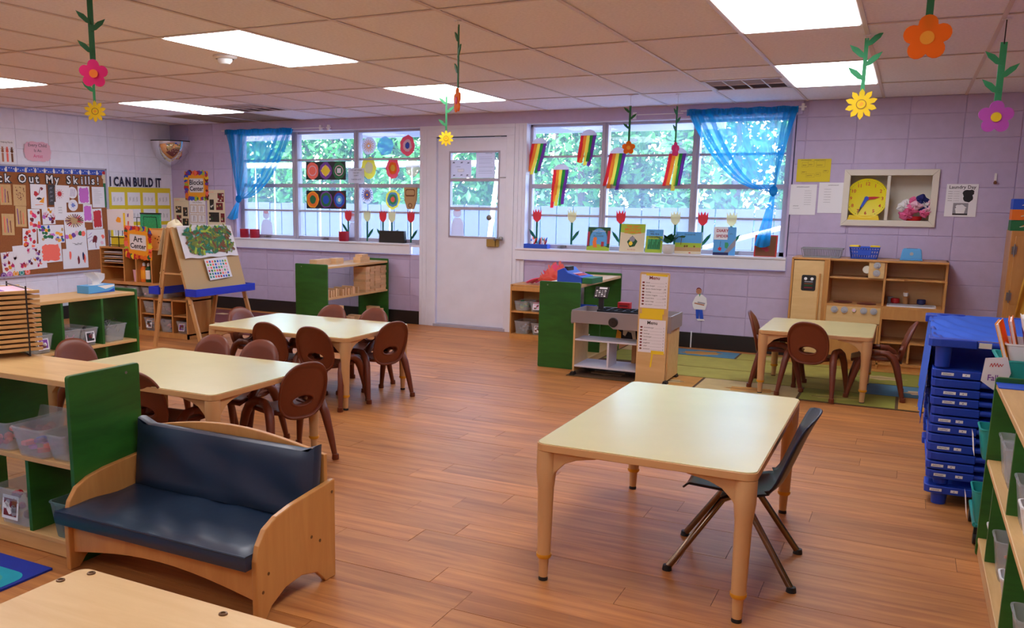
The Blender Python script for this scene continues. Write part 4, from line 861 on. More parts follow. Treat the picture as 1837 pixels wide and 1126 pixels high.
names = ['bottom blue cot of the stack, on short legs', 'blue cot second from the bottom of the stack', 'blue cot third from the bottom of the stack', 'blue cot fourth from the bottom of the stack', 'blue cot fifth from the bottom of the stack', 'blue cot sixth from the bottom of the stack', 'blue cot seventh from the bottom of the stack',
 'blue cot eighth from the bottom of the stack', 'blue cot sixth from the top of the stack', 'blue cot fifth from the top of the stack', 'blue cot fourth from the top of the stack', 'blue cot third from the top of the stack', 'blue cot second from the top of the stack']
for i, lb in enumerate(names): cot(.055 if i == 0 else .128+(i-1)*.0435, .055 if i == 0 else (.03 if i == 1 else 0), lb, tape=i not in (3, 5, 8, 11), x0=.17-.0012*i+R.uniform(-.004, .004))
c = cot(.748, .095, 'topmost blue cot with a rumpled cloth, standing on its legs', x0=.125, tape=False)
for ch in list(c.children):
    if ch.name.startswith('cloth'): bpy.data.objects.remove(ch)
def tc(u, v):
    x, y = .14+.59*u, 4.60+1.06*v; f_ = math.exp(-((u-.0)*2.6)**2)
    return (x, y, .034-.020*math.sin(PI*u)*math.sin(PI*v)+.007*math.sin((u*.8+v)*26+3*u)*math.sin(PI*v)*(.4+f_)+.004*math.sin(u*40+v*13)*f_)
MB().grid(tc, 40, 50, 'cot_cloth').build('cloth', c, smooth=70)
MB(((.0, 4.558, .018), (1, 0, 0), (0, 0, 1), (0, -1, 0))).rect(.325, -.013, .375, .012, 'ivory', -.006).build('tape_patch', c)
def drape(u, v): return (.142-.016*v-.004*math.sin(u*40+v*3)*v, 4.64+.98*u, .03-.42*v+.03*math.sin(u*9)*v)
MB().grid(drape, 40, 12, 'cot_cloth').build('hanging_cloth', c, smooth=70)
# ---------------------------------------------------------------- rolling cart
mat('cart_teal', (50, 170, 165), .4)
t = thing('rolling_cart', 'teal rolling cart between the blue cots and the right shelf', 'cart', (.56, 4.24, 0))
for x in (-.20, .20):
    for y in (-.15, .15):
        MB().cyl((x if x > 0 else -.09, y, .07), (x if x > 0 else -.09, y, .70), .008, 'cart_teal').build('post', t, smooth=40)
        g = MB().box(x-.012, y-.012, .045, x+.012, y+.012, .072, 'black').build('caster', t); MB(((x, y, .024), (0, 1, 0), (0, 0, 1), (1, 0, 0))).lathe([(0, -.012), (.024, -.012), (.024, .012), (0, .012)], 'black', n=14).build('wheel', g, smooth=40)
for z in (.085, .36, .69):
    lx = -.21 if z < .3 else -.10
    m = MB(); m.tube([(lx, -.16, z), (.21, -.16, z), (.21, .16, z), (lx, .16, z), (lx, -.16, z)], .011, 'cart_teal', n=8); m.box(lx+.01, -.15, z-.006, .20, .15, z, 'cart_teal'); m.build('tier', t, smooth=50)
tub((.325, 4.13, .366), .15, .26, .13, 'teal bin with a white card, upper tier of the cart', -PI/2, m='cart_teal', group='teal bins on the cart'); tub((.325, 4.13, .095), .16, .26, .14, 'teal bin with a white card, lower tier of the cart', -PI/2, m='cart_teal', group='teal bins on the cart')
for z, h in ((.375, .11), (.105, .12)): m = MB(((.327, 4.13, z), (0, -1, 0), (-.13, 0, .99), (-1, 0, 0))); m.rect(-.055, .0, .055, h*.85, 'paper', .008).line(-.01, h*.4, .02, h*.42, .003, 'ink', .009); m.build('card_label', label='white card fixed to the %s teal bin of the cart' % ('upper' if z > .3 else 'lower'), category='card')
tub((.58, 4.08, .70), .44, .30, .08, 'wide teal tray on top of the rolling cart', 0, m='cart_teal', group=None)
tub((.58, 4.09, .735), .40, .26, .11, 'white plastic basket of books on the cart', 0, m='plastic_white', group=None, cat='basket', name='book_basket')
m = MB(((.368, 4.055, .725), (.72, .1, 0), (0, 0, .85), (.1, -.97, 0))); m.poly([(-.075, .075), (.03, .085), (.055, .01), (.03, -.055), (-.02, -.075), (-.085, -.035)], 'paper', .006, t=.001); m.scrawl(-.05, .035, .07, .02, 'red', .007).text('Fall', -.03, -.03, .04, 'purple', .007, bold=.0004); m.build('tag', label='white scalloped paper tag hung on the teal tray', category='tag')
bk = [('gold', 'black'), ('orange', 'coral'), ('white', 'purple'), ('white', 'blue'), ('white', 'grey_ink'), ('maroon', 'lilac_pink')]
for i, (a, b) in enumerate(bk):
    t = thing('picture_book', ['yellow-edged dark book leaning at the front of the white basket', 'orange book leaning second in the white basket', 'white book with purple rings in the white basket', 'white and blue book at the back of the white basket', 'white and grey book farthest back in the white basket', 'maroon book standing in the white basket'][i], 'book', (.405+i*.036, 4.19+.015*(i % 2), .77), -.15+.05*i, 'books in the white basket'); t.rotation_euler[1] = -.30+.05*i
    MB().box(-.005, -.095, 0, .005, .095, .155+.012*(i % 3), 'paper').build('pages', t); MB().box(-.0075, -.1, -.002, -.005, .1, .16+.012*(i % 3), a).box(.005, -.1, -.002, .0075, .1, .16+.012*(i % 3), a).build('cover', t)
    MB(((-.0078, 0, 0), (0, -1, 0), (0, 0, 1), (-1, 0, 0))).rect(-.08, .02, .08, .13, b, .0005).disc(0, .08, .035, 'white' if i < 2 else a, .001).build('cover_art', t)
MB().box(.352, 3.83, .7085, .70, 3.955, .7115, 'blue').build('blue_mat', label='flat blue sheet lying on the right shelf beside the cart', category='sheet')
t = thing('toy_ball', 'small blue ball on the right shelf tub', 'ball', (.47, 3.14, .60)); MB().lathe([(0, -.02), (.014, -.014), (.02, 0), (.014, .014), (0, .02)], 'blue', n=12).build('ball', t, smooth=80)
# ---------------------------------------------------------------- wooden cupboard in the right corner
t = thing('wooden_cupboard', 'tall orange wooden cupboard at the right edge', 'cupboard', (.71, 8.15, 0))
MB().box(0, 0, 0, .80, .42, 1.20, 'maple_upright').build('carcass', t, bevel=.004)
for x in (.03, .41): g = MB().box(x, -.02, .05, x+.36, 0, 1.16, 'maple_upright').build('door', t, bevel=.004); MB().cyl((x+.33, -.035, .6), (x+.33, -.035, .7), .007, 'metal').build('handle', g)
for z in (.25, 1.02, .66): MB().box(.012, -.026, z, .045, -.0, z+.06, 'metal').cyl((.028, -.03, z-.02), (.028, -.03, z+.08), .004, 'metal').build('hinge', t)
c = MB(); c.grid(lambda u, v: (.16+.10*u+.05*math.sin(v*3)*(u-.5)-.05*v*(1-u)*2+.02, -.045-.03*math.sin(u*PI*3+v*2)**2-.01, 1.12-.62*v*(1-.15*u)), 20, 24, 'gold')
mat('mustard', (206, 150, 50), .9); c.ms = ['mustard']; c = c.build('yellow_cloth', smooth=60, loc=(.71, 8.15, 0), label='mustard yellow cloth hanging on the orange cupboard door', category='cloth'); s = c.modifiers.new('thick', 'SOLIDIFY'); s.thickness = .004
for z, col, lb in ((1.20, 'leaf', 'green pencil box at the bottom of the stack on the cupboard'), (1.283, 'orange', 'orange pencil box in the middle of the stack on the cupboard'), (1.366, 'blue', 'blue pencil box on top of the stack on the cupboard')):
    t = thing('pencil_box', lb, 'box', (.86, 8.28, z), 0, 'pencil boxes on the cupboard'); MB().box(-.16, -.10, 0, .16, .10, .08, col).build('carton', t, bevel=.002)
    m = MB(((0, -.1005, 0), (1, 0, 0), (0, 0, 1), (0, -1, 0)));
    for k in range(4): m.line(-.10+k*.01, .03+.006*k, .0+k*.02, .05-.006*k, .005, ['white', 'yellow', 'coral', 'brown'][k], .0006)
    m.rect(.03, .055, .14, .07, 'white', .0006); m.build('print', t)
# ---------------------------------------------------------------- drying rack on the near left shelf
t = thing('drying_rack', 'wire drying rack stacked with wooden trays on the green-ended shelf', 'drying rack', (-3.49, 2.352, .707), 1.2)
for x in (-.17, .17):
    for y in (-.15, .13): MB().cyl((x, y, 0), (x, y, .30), .0035, 'dark_metal', n=6).build('post', t)
    MB().cyl((x, -.15, .004), (x, .13, .004), .0035, 'dark_metal', n=6).build('rod', t)
    MB().cyl((x, -.15, .29), (x, .13, .29), .003, 'dark_metal', n=6).build('rod', t)
for i in range(13):
    z = .022+i*.0205; g = MB().box(-.20, -.145, z, .21, .145, z+.005, 'birch').box(-.20, -.149, z, .225, -.135, z+.013, 'birch').box(.205, -.145, z, .213, .145, z+.012, 'maple_light').box(-.20, .135, z, .225, .149, z+.013, 'birch').build('tray', t, bevel=.001)
MB().box(-.20, -.12, .277, .20, .12, .279, 'lightpink').box(-.1, -.1, .279, .1, .05, .280, 'purple').build('top_sheet', t)
# ---------------------------------------------------------------- things on the other shelves
t = thing('tissue_box', 'blue and white tissue box on the tub shelf', 'tissue box', (-5.13, 4.40, .708), PI/2)
MB().box(-.115, -.06, 0, .115, .06, .055, 'sky').build('carton', t, bevel=.002)
m = MB(((0, -.0605, 0), (1, 0, 0), (0, 0, 1), (0, -1, 0))); m.poly([(-.04, .052), (.11, .052), (.11, .04), (.03, .025)], 'white', .0005).poly([(-.11, .003), (.11, .003), (.11, .028), (.06, .01)], 'blue', .0005); m.build('print', t)
MB().prism(rrect(-.06, -.025, .06, .025, .02), 'z', .055, .0556, 'white').build('opening', t)
rg = random.Random(2); MB().grid(lambda u, v: ((u-.5)*(.05+.08*v)+.02*math.sin(v*4), (.02+.018*v)*math.sin(u*9+v*2), .052+.095*v-.03*(u-.3)**2*v), 16, 10, 'white').build('tissue', t, smooth=70)
t = thing('toy_cash_register', 'blue and green toy cash register on the green-ended shelf', 'cash register', (-2.50, 7.18, .708), PI/2-.1)
MB().prism([(-.11, 0), (.12, 0), (.12, .10), (.06, .125), (.02, .085), (-.11, .055)], 'x', -.12, .12, 'blue').build('body', t, bevel=.006)
MB().box(-.115, -.20, .002, .115, -.112, .05, 'leaf').build('drawer', t, bevel=.004)
fr_ = ((0, -.045, .0715), (1, 0, 0), (0, .9744, .2249), (0, -.2249, .9744)); m = MB(fr_)
for i in range(6):
    for j in range(3): m.rect(-.095+i*.028, -.035+j*.024, -.075+i*.028, -.018+j*.024, ['coral', 'red', 'lightpink'][j], .004, t=.003)
m.build('keys', t); MB().box(-.09, .035, .095, .03, .065, .135, 'dark_metal').build('display', t, bevel=.002)
mat('tissue_coral', (255, 140, 124), .8, trans=.45); mat('tissue_pink', (250, 110, 150), .8, trans=.4)
t = thing('tissue_flower', 'big coral and pink tissue paper flower on the orange shelf', 'paper flower', (-3.12, 8.36, .553)); rg = random.Random(8)
for k in range(16):
    a = k*2.4; r0 = .07+.010*k; h0 = .24-.009*k; col = 'tissue_pink' if k in (2, 9) else 'tissue_coral'
    rk, hk = .035+.0085*k, .225-.0095*k; m = MB(); m.grid(lambda u, v: ((rk*math.sin(v*PI/2)*1.15+.012*v*v*math.sin(u*15+k))*math.cos(a+(u-.5)*2.0), (rk*.8*math.sin(v*PI/2))*math.sin(a+(u-.5)*2.0), .012+hk*(1-math.cos(v*PI/2))**.75*(1-.35*abs(2*u-1)**3)+.012*v*math.sin(u*19+k*2)), 18, 9, col); m.build('petal', t, smooth=70)
for k, (a, col) in enumerate(((2.9, 'lime'), (3.25, 'tissue_pink'), (.2, 'gold'), (2.6, 'tissue_pink'))): m = MB(); m.grid(lambda u, v: (.30*v*math.cos(a)+.05*(u-.5), .22*v*math.sin(a)*.3+.06*(u-.5), .012+.05*math.sin(v*PI)+.01*math.sin(u*12)), 8, 8, col); m.build('leaf', t, smooth=70)
MB().prism([(-.01, 0), (.05, 0), (.05, .16), (-.01, .16)], 'y', .12, .13, 'gold').build('backing_card', t)
# ---------------------------------------------------------------- bulletin board on the left wall
mat('cork', (158, 96, 52), .95, noise=(160, .25), bump=(200, .4)); mat('border_blue', (60, 90, 190), .8); mat('craft_paper', (214, 178, 124), .9, noise=(40, .08)); mat('chart_yellow', (226, 206, 40), .7); mat('letter_blue', (40, 40, 70), .8)
t = thing('bulletin_board', 'long brown bulletin board covered in children paintings on left wall', 'bulletin board', (0, 0, 0))
MB().box(-8.508, 4.2, .53, -8.492, 7.51, 1.70, 'cork').build('cork_panel', t)
m = MB()
for a in ((4.18, .515, 7.53, .537), (4.18, 1.69, 7.53, 1.71), (7.505, .515, 7.53, 1.71), (4.18, .515, 4.20, 1.71)): m.box(-8.508, a[0], a[1], -8.484, a[2], a[3], 'alu')
m.build('frame', t, bevel=.002)
m = MB(LEFT(0, 0, .014)); m.rect(4.2, 1.632, 7.50, 1.692, 'border_blue', 0, t=.001)
for i in range(70):
    y = 5.6+i*.027; m.blob(y, 1.662+R.uniform(-.018, .018), .006, 'white', .001, jag=.2, n=6)
for i in range(16): m.blob(5.62+i*.118, 1.655, .015, 'white', .0015, ry=.024, jag=.15).disc(5.62+i*.118, 1.676, .009, 'white', .0015, n=8)
m.build('border_strip', t)
MB(LEFT(0, 0, .014)).rect(7.47, 1.26, 7.505, 1.60, 'leaf', 0, t=.001).build('green_strip', t)
# headline letters, each one cut out on its own
def letters(word, y, z, size, gap, face, rim, group, phrase, frame, bold=.0, sx=1):
    for i, ch in enumerate(word):
        if ch == ' ': y += size*.42*sx*sx; continue
        m = MB(frame(y, z)); m.text(ch, 0, 0, size, rim, .003, bold=bold+.010 if rim != face else bold, al='LEFT', sx=sx)
        if rim != face: m.text(ch, 0, 0, size, face, .0042, bold=bold, al='LEFT')
        w_ = max(p[1] for p in m.v)-min(p[1] for p in m.v); w_ = max(w_, size*.12)
        lb = '%s letter %s, %s' % ({'white': 'white', 'letter_blue': 'dark blue'}[face], ch if ch != '!' else 'mark !', phrase[i])
        m.build('letter', label=lb, category='letter', group=group); y += w_+gap
ordw = {0: 'at left edge of the board title'}
letters('ck Out My Skills!', 6.10, 1.525, .125, .012, 'white', 'black', 'letters of the board title', ['first of ck', 'second of ck', '', 'first of Out', 'second of Out', 'third of Out', '', 'first of My', 'second of My', '', 'first of Skills', 'second of Skills', 'third of Skills', 'fourth of Skills', 'fifth of Skills', 'sixth of Skills', 'ending the board title'], lambda y, z: LEFT(y, z, .014), bold=.002)
letters('I CAN BUILD IT', 7.575, 1.515, .150, .010, 'letter_blue', 'letter_blue', 'letters on the left wall', ['opening I CAN BUILD IT', '', 'first of CAN', 'second of CAN', 'third of CAN', '', 'first of BUILD', 'second of BUILD', 'third of BUILD', 'fourth of BUILD', 'fifth of BUILD', '', 'first of last word IT', 'second of last word IT'], lambda y, z: LEFT(y, z, .004), bold=.006, sx=.72)
# sheets pinned on the board: (y0, z0, y1, z1, tilt, paper, kind, label)
def art(y0, z0, y1, z1, a, base, kind, label, d, frame=LEFT, cat='painting', name='painting'):
    rg = random.Random(int(abs(y0)*1000+abs(z0)*77)); cy, cz = (y0+y1)/2, (z0+z1)/2; w_, h = y1-y0, z1-z0
    m = MB(frame(cy, cz, d)); m.rect(-w_/2, -h/2, w_/2, h/2, base, 0, a=a, t=.0008); e = .0008
    U = lambda s_: rg.uniform(-s_, s_)
    if kind == 'spots':
        for i in range(int(7+w_*h*150)): m.blob(U(.40)*w_, U(.42)*h, rg.uniform(.016, .030), rg.choice(['red', 'coral', 'maroon', 'orange', 'pink']), e+i*1e-5, ry=rg.uniform(.014, .026))
    if kind == 'hands':
        for i in range(int(8+w_*h*130)):
            x, y, c = U(.40)*w_, U(.40)*h, rg.choice(['pink', 'lilac_pink', 'purple', 'coral', 'gold', 'maroon', 'lightpink', 'red']); m.blob(x, y, rg.uniform(.012, .022), c, e+i*1e-5)
            for k in range(3): m.line(x, y, x+U(.03), y+rg.uniform(.01, .035), .006, c, e+i*1e-5)
    if kind == 'pumps':
        for i, c in enumerate(['lilac_pink', 'gold', 'purple', 'lightpink', 'leaf', 'coral']): m.blob(-.42*w_+i*.155*w_, .2*h+U(.1)*h, .028, c, e+i*1e-5, jag=.2); m.line(U(.3)*w_, -.3*h, U(.3)*w_, -.2*h, .003, 'ink', e)
    if kind == 'mix':
        for i in range(26): m.blob(U(.44)*w_, U(.4)*h, rg.uniform(.012, .03), rg.choice(['leaf', 'gold', 'purple', 'lilac_pink', 'blue', 'tan', 'leaf']), e+i*1e-5, ry=.018)
    if kind == 'burst':
        for i in range(22): a_ = 2*PI*i/22; m.line(0, 0, .45*w_*math.cos(a_), .40*h*math.sin(a_), .014, rg.choice(['maroon', 'brown', 'red', 'tan']), e+i*1e-5)
        m.blob(0, 0, .05, 'tan', e+.0003, ry=.035)
    if kind == 'sun':
        m.disc(-.04, .0, .028, 'red', e+.0001)
        for i in range(12): a_ = 2*PI*i/12; m.line(-.04, 0, -.04+.055*math.cos(a_), .055*math.sin(a_), .004, 'red', e)
    if kind == 'fill':
        c = {'lilac': 'lilac_pink', 'red': 'red', 'coral': 'coral'}[label.split()[0]]; q = []
        for k in range(36):
            th = 2*PI*k/36; cx, sy = math.cos(th), math.sin(th); kk = 1/max(abs(cx), abs(sy))*rg.uniform(.80, .98); q.append((w_*.45*cx*kk, h*.46*sy*kk))
        m.poly(q, c, e)
    if kind == 'words':
        for k in range(3): m.rect(-w_*.32+k*w_*.24, -h*.38, -w_*.24+k*w_*.24, h*(.38-.1*k), ['maroon', 'coral', 'purple'][(k+int(y0*10)) % 3], e, a=U(.06)); 
        for k in range(10): m.line(U(.35)*w_, -.4*h, U(.35)*w_, .4*h, .0012, 'craft_paper', e+.0002)
    if kind == 'dots':
        for k in range(30): m.blob(U(.38)*w_, U(.42)*h, .0055, rg.choice(['brown', 'maroon']), e, n=6)
    if kind == 'bird': m.blob(-.03, .03, .028, 'red', e).line(.0, .02, .03, .10, .008, 'maroon', e).blob(.0, -.02, .03, 'black', e, ry=.02, jag=.5).poly([(.0, -.06), (.07, -.0), (.06, -.07)], 'gold', e).line(-.05, -.09, .05, -.085, .006, 'orange', e).blob(.045, .085, .016, 'maroon', e)
    if kind == 'apple': m.blob(-.02, .0, .040, 'maroon', e, jag=.35).line(-.02, 0, -.01, -.10, .008, 'maroon', e).blob(.1, .03, .024, 'coral', e).blob(.08, -.04, .022, 'lightpink', e); [m.line(-.12+U(.02), .04*k-.03, -.06, .04*k, .005, 'purple', e) for k in range(3)]
    if kind == 'feet': [m.blob(x, y, .015, c, e, ry=.05, jag=.2) for x, y, c in ((-.07, .04, 'coral'), (.04, -.02, 'maroon'), (.11, .02, 'navy'), (.125, -.01, 'coral'))]
    if kind == 'chalk': [m.scrawl(-.02, .06-.045*k, .045, .03, 'grey_ink', e) for k in range(4)]
    if kind == 'lines': [m.line(-w_*.35, h*(.35-.06*k), w_*rg.uniform(.0, .35), h*(.35-.06*k), .0018, 'grey_ink', e) for k in range(12)]
    if kind == 'faint': [m.scrawl(-w_*.2, h*(.15-.14*k), w_*.35, .018, 'grey_ink', e) for k in range(3)]
    m.build(name, label=label, category=cat, group='papers pinned on the bulletin board' if frame is LEFT and z0 < 1.6 and y1 < 7.54 else None)
B = .0165
for i, q in enumerate([(6.115, 1.287, 6.250, 1.500, 0, 'craft_paper', 'words', 'tan paper sheet with dark red words at left edge of the board'), (6.272, 1.278, 6.425, 1.500, -.03, 'craft_paper', 'dots', 'tan paper sheet dotted with brown specks'), (6.282, 1.055, 6.412, 1.275, -.04, 'craft_paper', 'words', 'tan paper sheet of red words hung below the dotted one'), (6.112, .970, 6.258, 1.195, -.03, 'craft_paper', 'words', 'tan paper sheet with purple and red words, lowest on the left'),
    (6.480, 1.245, 6.680, 1.510, -.02, 'paper', 'bird', 'white sheet with a red and orange bird painting'), (6.706, 1.288, 6.790, 1.509, 0, 'dark_metal', 'chalk', 'narrow black sheet with white chalk scribbles'), (6.800, 1.315, 6.985, 1.505, -.02, 'paper', 'sun', 'white sheet with a painted red sun'), (6.775, 1.120, 6.935, 1.320, -.02, 'paper', 'faint', 'plain white sheet with faint marks below the red sun'),
    (7.100, 1.300, 7.262, 1.500, 0, 'paper', 'fill', 'lilac painted sheet at top right of the board'), (7.296, 1.258, 7.475, 1.497, 0, 'paper', 'lines', 'white lined sheet beside the green strip'), (7.160, 1.090, 7.285, 1.297, -.05, 'paper', 'fill', 'lilac painted sheet lower, beside the red one'), (7.285, 1.010, 7.425, 1.245, .03, 'paper', 'fill', 'red painted sheet at the right of the board'),
    (6.430, 1.030, 6.580, 1.243, 0, 'paper', 'spots', 'sheet of dark and bright red paint dabs'), (6.608, 1.075, 6.773, 1.262, .02, 'paper', 'hands', 'sheet of pink handprints in the middle of the board'), (6.345, .822, 6.520, 1.033, -.06, 'paper', 'spots', 'sheet of orange and maroon dabs under the first dabs'), (6.890, 1.015, 7.170, 1.205, .02, 'paper', 'burst', 'sheet with a spiky brown and red scribble'),
    (6.540, .868, 6.882, 1.068, 0, 'paper', 'mix', 'wide sheet of green, gold and purple prints'), (6.894, .785, 7.184, 1.025, .02, 'paper', 'pumps', 'sheet with a row of pink, gold and purple dabs'), (7.193, .772, 7.45, 1.005, .03, 'paper', 'apple', 'sheet with a maroon figure beside small prints'), (6.552, .655, 6.830, .872, .03, 'paper', 'fill', 'coral painted sheet at the bottom of the board'),
    (6.843, .568, 7.190, .795, 0, 'paper', 'feet', 'white sheet with four long footprints, lowest at right'), (6.078, .548, 6.290, .795, .06, 'paper', 'hands', 'sheet of lilac handprints at bottom left of the board'), (6.220, .590, 6.625, .862, .05, 'paper', 'hands', 'wide tilted sheet of pink and gold handprints'), (5.70, 1.15, 5.98, 1.48, 0, 'paper', 'spots', 'sheet of red dabs left of the photo edge'), (5.72, .70, 6.0, .98, .03, 'paper', 'mix', 'wide sheet of mixed prints left of the photo edge')]):
    art(*q, d=B+.0009*(i % 5)+(.001 if i > 10 else 0))
for i, (y, z, c, lb) in enumerate(((7.022, 1.425, 'purple', 'round white paper plate with purple strokes'), (7.021, 1.285, 'blue', 'round white paper plate with a blue star'))):
    m = MB(LEFT(y, z, B+.006)); m.disc(0, 0, .066, 'paper', 0, n=26, t=.0008)
    if i: [m.line(0, 0, .035*math.cos(k), .035*math.sin(k), .005, 'sky' if k % 2 else 'blue', .0008) for k in range(7)]; m.ring(0, 0, .012, .02, 'blue', .001)
    else: [m.line(-.03+k*.018, -.04, -.015+k*.018, .04, .004, 'purple', .0008) for k in range(4)]
    m.build('paper_plate', label=lb, category='paper plate', group='papers pinned on the bulletin board')
for i, c in enumerate(('purple', 'lilac_pink', 'gold', 'teal', 'coral')):
    MB(LEFT(6.09+i*.072, .545+.006*i, B+.002)).disc(0, 0, .035, c, 0, n=20, t=.0008).ring(0, 0, .018, .022, 'white', .0006).build('paper_circle', label='%s paper circle in the row at the foot of the board' % {'purple': 'purple', 'lilac_pink': 'pink', 'gold': 'yellow', 'teal': 'teal', 'coral': 'orange'}[c], category='paper circle', group='paper circles along the board bottom')
m = MB(LEFT(7.49, 1.60, .016)); m.blob(0, .02, .035, 'cream_paper', 0, jag=.1, ry=.04).blob(0, .06, .028, 'red', .0006, jag=.1, ry=.02).rect(-.02, -.06, .03, -.02, 'cream_paper', 0); m.build('paper_figure', label='small paper figure with a red hat at the board corner', category='decoration')
# sheets above the board
m = MB(LEFT(6.255, 1.845)); m.rect(-.10, -.12, .085, .115, 'paper', .002, t=.001); m.text('Helping Hands', -.005, .085, .024, 'ink', .0025)
for x, c in ((-.06, 'skin'), (-.005, 'coral'), (.05, 'brown')):
    m.rect(x-.012, -.11, x+.012, -.02, c, .0026); m.blob(x, .0, .017, c, .0027, jag=.1)
    for k in range(5): m.line(x, 0, x-.018+k*.009, .045 if k not in (0, 4) else .028, .006, c, .0028)
m.build('hands_poster', label='white poster of raised arms and hands above the board', category='poster')
pts = []
for i in range(40):
    a = 2*PI*i/40; pts.append((.165*math.copysign(abs(math.cos(a))**.55, math.cos(a))*(1+.04*math.cos(a*14)), .105*math.copysign(abs(math.sin(a))**.55, math.sin(a))*(1+.05*math.cos(a*14))))
m = MB(LEFT(6.62, 1.86)); m.poly(pts, 'lightpink', .003, t=.001); m.text('Every Child', 0, .05, .05, 'ink', .0035).text('Is An', 0, -.005, .045, 'ink', .0035).text('Artist', 0, -.065, .05, 'pink', .0035); m.build('cloud_sign', label='scalloped pink paper sign above the bulletin board', category='sign')
# yellow chart
m = MB(LEFT(8.05, 1.20)); m.rect(-.49, -.30, .50, .30, 'chart_yellow', .002, t=.001)
for r_ in range(3):
    for c_ in range(4):
        x, y = -.455+c_*.245, .085-r_*.20+(.0); m.rect(x, y, x+.20, y+.155, 'paper', .003)
        for k in range(3): m.scrawl(x+.025+k*.055, y+.04, .035, .07, 'grey_ink', .0036, t=.003)
m.build('building_chart', label='yellow chart of twelve building cards under the words I CAN BUILD IT', category='chart')
# corner safety mirror: a quarter dome with a flat top
mat('mirror', (235, 235, 235), .03, metal=1); mat('mirror_rim', (30, 28, 30), .5); mat('dome_skin', (225, 228, 232), .06, alpha=.35, spec=.8)
t = thing('corner_mirror', 'quarter dome safety mirror in the corner by the left window', 'mirror', (-8.505, 8.59, 2.078))
r_ = .335
MB().prism([(0, 0)]+[(r_*math.cos(a), -r_*math.sin(a)) for a in [PI/2*i/14 for i in range(15)]], 'z', 0, .012, 'mirror_rim').build('top_plate', t)
MB().lathe([(r_*math.sin(b), -.30*math.cos(b)) for b in [PI/2*i/14 for i in range(15)]], 'mirror', n=16, a0=-PI/2, a1=0).build('dome', t, smooth=80)
# ---------------------------------------------------------------- posters on the far wall, left corner
def center_sign(frame, s_, words, label, name='centre_sign', rz=0):
    m = MB(frame); rg = random.Random(len(words[0])); m.rect(-s_/2, -s_*.46, s_/2, s_*.46, 'gold', .001, t=.001)
    for i in range(46):
        a = 2*PI*i/46; x, y = .44*s_*math.copysign(min(1, abs(math.cos(a))*1.3), math.cos(a)), .41*s_*math.copysign(min(1, abs(math.sin(a))*1.3), math.sin(a))
        m.blob(x, y, s_*rg.uniform(.05, .09), rg.choice(['red', 'orange', 'leaf', 'blue', 'purple', 'yellow', 'coral', 'maroon', 'lime', 'red', 'orange']), .0012+i*1e-5, jag=.35)
    m.poly(rrect(-s_*.31, -s_*.22, s_*.31, s_*.24, s_*.05), 'cream_paper', .002).poly(rrect(-s_*.29, -s_*.20, s_*.29, s_*.22, s_*.05), 'paper', .0024)
    m.text(words[0], 0, .03*s_, s_*.23, 'ink', .003, bold=.002).text(words[1], 0, -.16*s_, s_*.20, 'ink', .003, bold=.002)
    return m.build(name, label=label, category='sign')
center_sign(FAR(-8.09, 1.535), .39, ('Blocks', 'Center'), 'square sign reading Blocks Center with a toy border')
center_sign(((-6.81, 6.385, .935), (.995, .0, -.06), (.22, -.2, .94), (.05, -.97, -.2)), .37, ('Art', 'Center'), 'tilted sign reading Art Center on the cubby unit')
def photo_sheet(x, z, w_, h, pics, label, title=False):
    m = MB(FAR(x, z)); m.rect(-w_/2, -h/2, w_/2, h/2, 'cream_paper' if not title else 'paper', .001, t=.0008); rg = random.Random(int(w_*1000))
    for (a, b, c, d) in pics:
        col = rg.choice(['dark_metal', 'brown', 'maroon']) if not title else 'tan'; m.rect(a*w_, b*h, c*w_, d*h, col, .0014)
        if title: m.rect(a*w_+.006, b*h+.006, c*w_-.006, d*h-.006, 'paper', .0017).line((a+c)/2*w_-.012, b*h+.02, (a+c)/2*w_, d*h-.015, .006, 'brown', .002).line((a+c)/2*w_+.012, b*h+.02, (a+c)/2*w_+.014, d*h-.02, .004, 'ink', .002)
        else:
            for k in range(5): m.blob(rg.uniform(a+.04, c-.04)*w_, rg.uniform(b+.03, d-.03)*h, .013, rg.choice(['tan', 'black', 'leaf_dark', 'brown', 'ivory']), .0016+k*1e-5)
    if title: m.text('Building to', 0, h*.41, .026, 'ink', .0014).text('Solve Problems', 0, h*.35, .026, 'ink', .0014)
    else: m.scrawl(-w_*.4, h*.43, w_*.3, .012, 'coral', .0014); m.line(-w_*.4, h*.40, w_*.4, h*.40, .0015, 'grey_ink', .0014)
    m.build('picture_sheet', label=label, category='poster', group='picture sheets in the left corner')
photo_sheet(-8.36, 1.17, .26, .42, [(-.38, .05, .0, .25), (.1, -.05, .4, .22), (-.34, -.30, -.02, -.02), (.05, -.34, .44, -.12)], 'cream sheet with four dark photos nearest the room corner')
photo_sheet(-8.085, 1.17, .27, .42, [(-.46, .05, -.02, .30), (.02, .05, .46, .30), (-.46, -.24, -.02, .01), (.02, -.24, .46, .01)], 'white sheet of four framed drawings between two photo sheets', True)
photo_sheet(-7.775, 1.235, .29, .50, [(.1, .20, .45, .42), (-.36, .0, -.12, .26), (.0, .0, .38, .18), (-.42, -.30, .16, -.06), (.24, -.30, .46, -.08)], 'taller cream sheet with five photos beside the left curtain')
